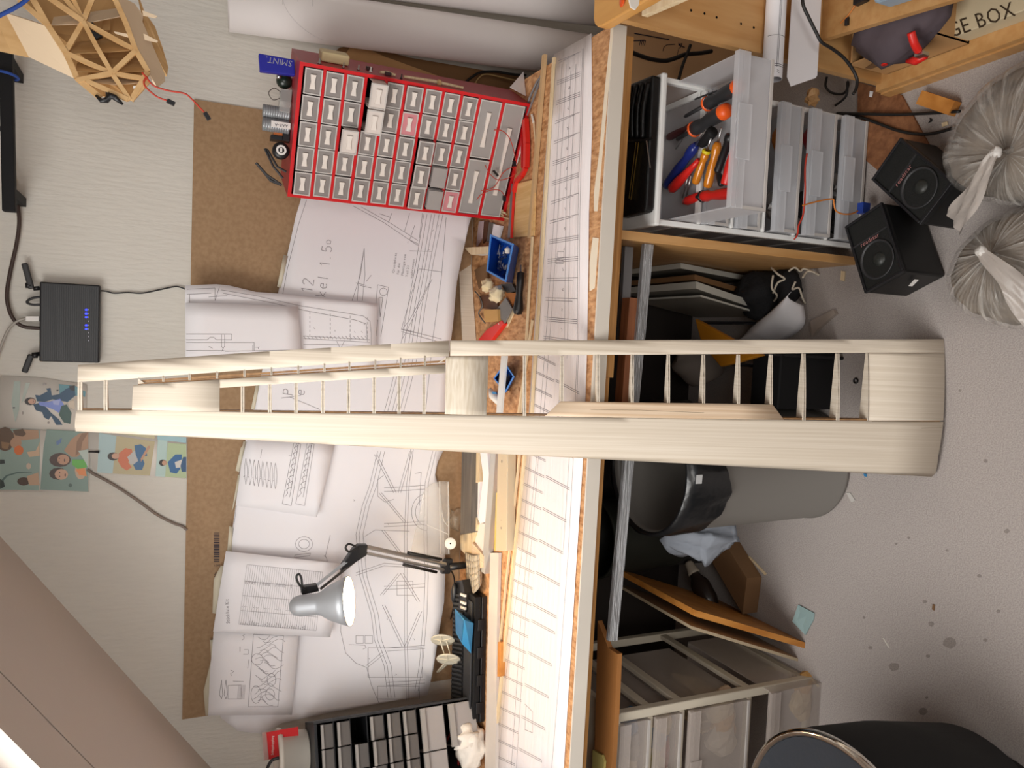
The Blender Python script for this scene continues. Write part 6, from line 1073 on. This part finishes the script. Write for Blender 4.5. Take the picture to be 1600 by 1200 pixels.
# ================================================================ desk lamp
t = thing('desk_lamp', 'silver jointed desk lamp with its bulb lit, clamped at the back of the bench', 'lamp', Zp(716, 886, BZ)); LP_ = lambda x, y, Y: Yp(x, y, Y)
pb = Zp(722, 884, .782); YB = pb.y
M().tube([Yp(725, 883, YB), Yp(702, 886, YB)], .0105, 16).build('clamp', black, t, smooth=True); M().tube([V((pb.x, YB, BZ + .0003)), V((pb.x, YB, .80))], .009, 14).build('clamp_post', black, t)
J0 = Yp(695, 886, YB); YJ = YB - .09; J1 = Yp(571, 859, YJ); YS = -.225; J2 = Yp(498, 917, YS + .035)
M().prism([Yp(x, y, YB) for x, y in ((708, 874), (697, 874), (690, 883), (690, 897), (703, 897), (706, 889))], (0, .016, 0)).build('lower_joint', black, t, bevel=.002)
sd = V((0, 0, 0))
def bars(p, q, off, w_, nm, mt): M().bar(p + off, q + off, w_, w_).build(nm, mt, t)
d = (J1 - J0).normalized(); sx = d.cross(V((0, -1, 0))).normalized()
bars(J0, J1, sx * .008, .008, 'arm_bar', alu); bars(J0, J1, sx * -.008, .006, 'arm_bar', alu)
for s in (1, -1): a_ = J0 + (J1 - J0) * .08 + sx * .019 * s; b_ = J0 + (J1 - J0) * .50 + sx * .017 * s; M().tube([a_, b_], .0042, 10).build('spring', rubber, t, smooth=True); M().bar(b_ - sx * .004, b_ + sx * .004, .006, .01).build('spring_pin', black, t)
M().prism([Yp(x, y, YJ - .012) for x, y in ((575, 852), (573, 868), (545, 886), (532, 893), (534, 884), (552, 858), (560, 852))], (0, .02, 0)).build('elbow_joint', black, t, bevel=.002)
d = (J2 - J1).normalized(); sx = d.cross(V((0, -1, 0))).normalized(); bars(J1, J2, sx * .007, .007, 'arm_bar', alu); bars(J1, J2, sx * -.007, .006, 'arm_bar', mat('arm_dark', '#55504c', .4, .5))
for pts, Y in (([(560, 856), (546, 862), (540, 856), (545, 850), (556, 854)], YJ - .014), ([(478, 920), (468, 914), (463, 902), (467, 897), (471, 904), (472, 918)], YS + .02)): M().tube(smooth_path([Yp(x, y, Y) for x, y in pts]), .0028, 8).build('cable_loop', rubber, t, smooth=True)
M().prism([Yp(x, y, YS + .02) for x, y in ((470, 918), (496, 914), (499, 924), (487, 927), (472, 930))], (0, .02, 0)).build('head_joint', black, t, bevel=.002)
S0 = Yp(453, 948, YS); S1 = Yp(546, 939, YS - .06); ax_ = (S1 - S0); Ls = ax_.length; ax_.normalize(); k = Ls / .092; R_ = .060
shell = [(.0001, 0), (.012, .001), (.021, .006), (.0255, .016), (.0255, .042), (.028, .048), (.040, .060), (.052, .078), (R_, .092)]
M().lathe(S0, ax_, [(r, h * k) for r, h in shell] + [(r - .0015, h * k) for r, h in shell[:2:-1]] + [(.0001, .014 * k)], 48).build('shade', mat('shade_silver', '#b5b9be', .5, .5), t, smooth=True)
M().lathe(S0, ax_, [(.024, .030 * k), (.026, .048 * k), (.038, .060 * k), (.050, .078 * k), (R_ - .002, .0915 * k)], 40).build('reflector', mat('reflector_white', '#f4f1ea', .5), t, smooth=True)
bulb_c = S0 + ax_ * .070 * k; M().lathe(bulb_c, ax_, [(.0001, -.034), (.012, -.033), (.014, -.022), (.024, -.008), (.0275, .004), (.024, .018), (.013, .027), (.0001, .0295)], 24).build('bulb', bulbm, t, smooth=True); M().lathe(S0 + ax_ * .012 * k, ax_, [(.012, 0), (.012, .028 * k), (.0001, .028 * k)], 16).build('socket', white, t)
# ================================================================ balsa fuselage hanging at the upper right
FY = -.62; F = lambda x, y, dy=0: Yp(x, y, FY + dy)
t = thing('model_fuselage', 'unfinished balsa fuselage lattice hanging above the bench end', 'model fuselage', F(205, 157)); wood = mat('fuselage_wood', '#d6b07c', .6, col2='#c69c66', scale=18, stretch=(3, 3, .6)); inn = mat('fuselage_inside', '#c79d68', .7); light = mat('fuselage_sheet', '#e6cfb0', .6)
def poly3(name, pts, mt, th=.003): n = (pts[1] - pts[0]).cross(pts[2] - pts[0]).normalized(); return M().prism(pts, n * th).build(name, mt, t)
def stick(a, b, w_=.0085, nm='stringer', da=0, db=0): j = V((0, random.uniform(-.0016, .0016), 0)); return M().bar(F(*a, da) + j, F(*b, db) + j, w_ * .88, .007, (0, -1, 0)).build(nm, wood, t)
Lg = [(36, -20), (52, 0), (75, 40), (103, 83), (120, 122), (157, 153)]; Cg = [(106, -20), (115, 0), (130, 34), (152, 75), (175, 115), (203, 157)]; Rg = [(172, -20), (180, 0), (196, 35), (212, 79), (231, 112), (205, 157)]
for g, w_ in ((Lg, .010), (Cg, .008), (Rg, .009)):
    for a, b in zip(g, g[1:]): stick(a, b, w_, 'longeron')
for a, b in (((60, -15), (130, 34)), ((30, 0), (75, 40)), ((130, 34), (212, 79)), ((130, 34), (102, 82)), ((146, -5), (130, 34)), ((103, 83), (175, 115)), ((175, 115), (232, 124)), ((175, 115), (212, 80)), ((122, 126), (175, 115)), ((135, 127), (200, 156)), ((232, 126), (205, 156)), ((95, -10), (130, 34))): stick(a, b)
def former(a, m_, b, dx, dy): return poly3('former', [F(*a), F(*m_), F(*b), F(b[0] + dx * .6, b[1] + dy, .05), F(a[0] + dx, a[1] + dy * .9, .05)], light if dy > -16 else wood, .002)
former((80, 40), (128, 38), (190, 26), 4, -14); former((104, 84), (152, 83), (211, 79), 8, -20); former((117, 112), (175, 115), (229, 111), 6, -22); former((129, 127), (180, 133), (223, 130), 8, -12)
poly3('inner_skin', [F(10, -20, .10), F(75, 40, .08), F(103, 83, .07), F(124, 124, .05), F(160, 150, .03), F(204, 155, .02), F(232, 116, .06), F(214, 60, .08), F(186, -20, .10)], inn)
poly3('side_sheet', [F(8, 20, .05), F(70, 40), F(103, 83), F(121, 125), F(45, 89, .05)], light); poly3('side_sheet', [F(-10, 20, .06), F(9, 21, .055), F(46, 90, .055), F(18, 84, .06), F(-10, 78, .06)], wood)
poly3('cheek_sheet', [F(184, -8), F(211, 6, .03), F(224, 24, .04), F(221, 48, .04), F(236, 74, .04), F(258, 117, .04), F(258, 127, .03), F(246, 137, .01), F(232, 112), F(212, 78), F(196, 34)], light); poly3('cheek_sheet', [F(214, -8, .05), F(224, 20, .05), F(240, 42, .06), F(252, 75, .06), F(261, 106, .06), F(259, 120, .05), F(238, 78, .05), F(223, 48, .05), F(222, 26, .05)], wood)
for a in (((222, 16), (246, 25), (243, 28), (224, 24)), ((224, 52), (247, 64), (245, 66), (226, 62)), ((178, 49), (205, 54), (200, 58), (180, 52))): poly3('tab', [F(*q, -.003) for q in a], light, .002)
poly3('former', [F(160, 30, .045), F(172, 31, .045), F(172, 47, .045), F(160, 48, .045)], inn, .002)
M().tube([F(150, 149, -.004), F(158, 157, -.006), F(166, 157, -.006), (F(172, 149, -.004)), F(179, 152, -.006), F(192, 163, -.006)], [.002, .004, .005, .006, .005, .002], 8).build('tow_hook', black, t, smooth=True); poly3('tow_hook_plate', [F(165, 140, -.005), F(176, 140, -.005), F(176, 152, -.005), F(165, 152, -.005)], black, .004)
poly3('white_patch', [F(208, 134, -.003), F(215, 134, -.003), F(214, 139, -.003), F(208, 138, -.003)], whitep, .001); M().bar(F(140, 38, .03), F(155, 60, .03), .012, .01, (0, -1, 0)).build('servo_tray', dgrey, t)
for nm, pts, c1, c2 in (('servo_lead', [(222, 113), (231, 124), (238, 132), (247, 137), (265, 142), (288, 146), (300, 155), (312, 168), (322, 178)], (320, 176), (327, 187)), ('servo_lead', [(230, 120), (225, 127), (227, 135), (236, 144), (247, 152), (261, 157)], (261, 157), (273, 163))):
    w_ = M().tube(smooth_path([F(x, y, -.008) for x, y in pts]), .0016, 6).build(nm, redw, t, smooth=True); M().bar(F(*c1, -.008), F(*c2, -.008), .007, .006, (0, -1, 0)).build('connector', black, w_)
cable('blue_twine', 'blue twine passing in front of the hanging fuselage corner', [F(x, y, -.04) for x, y in ((-15, 32), (2, 23), (20, 14), (36, 4), (52, -10))], .0032, bluet)
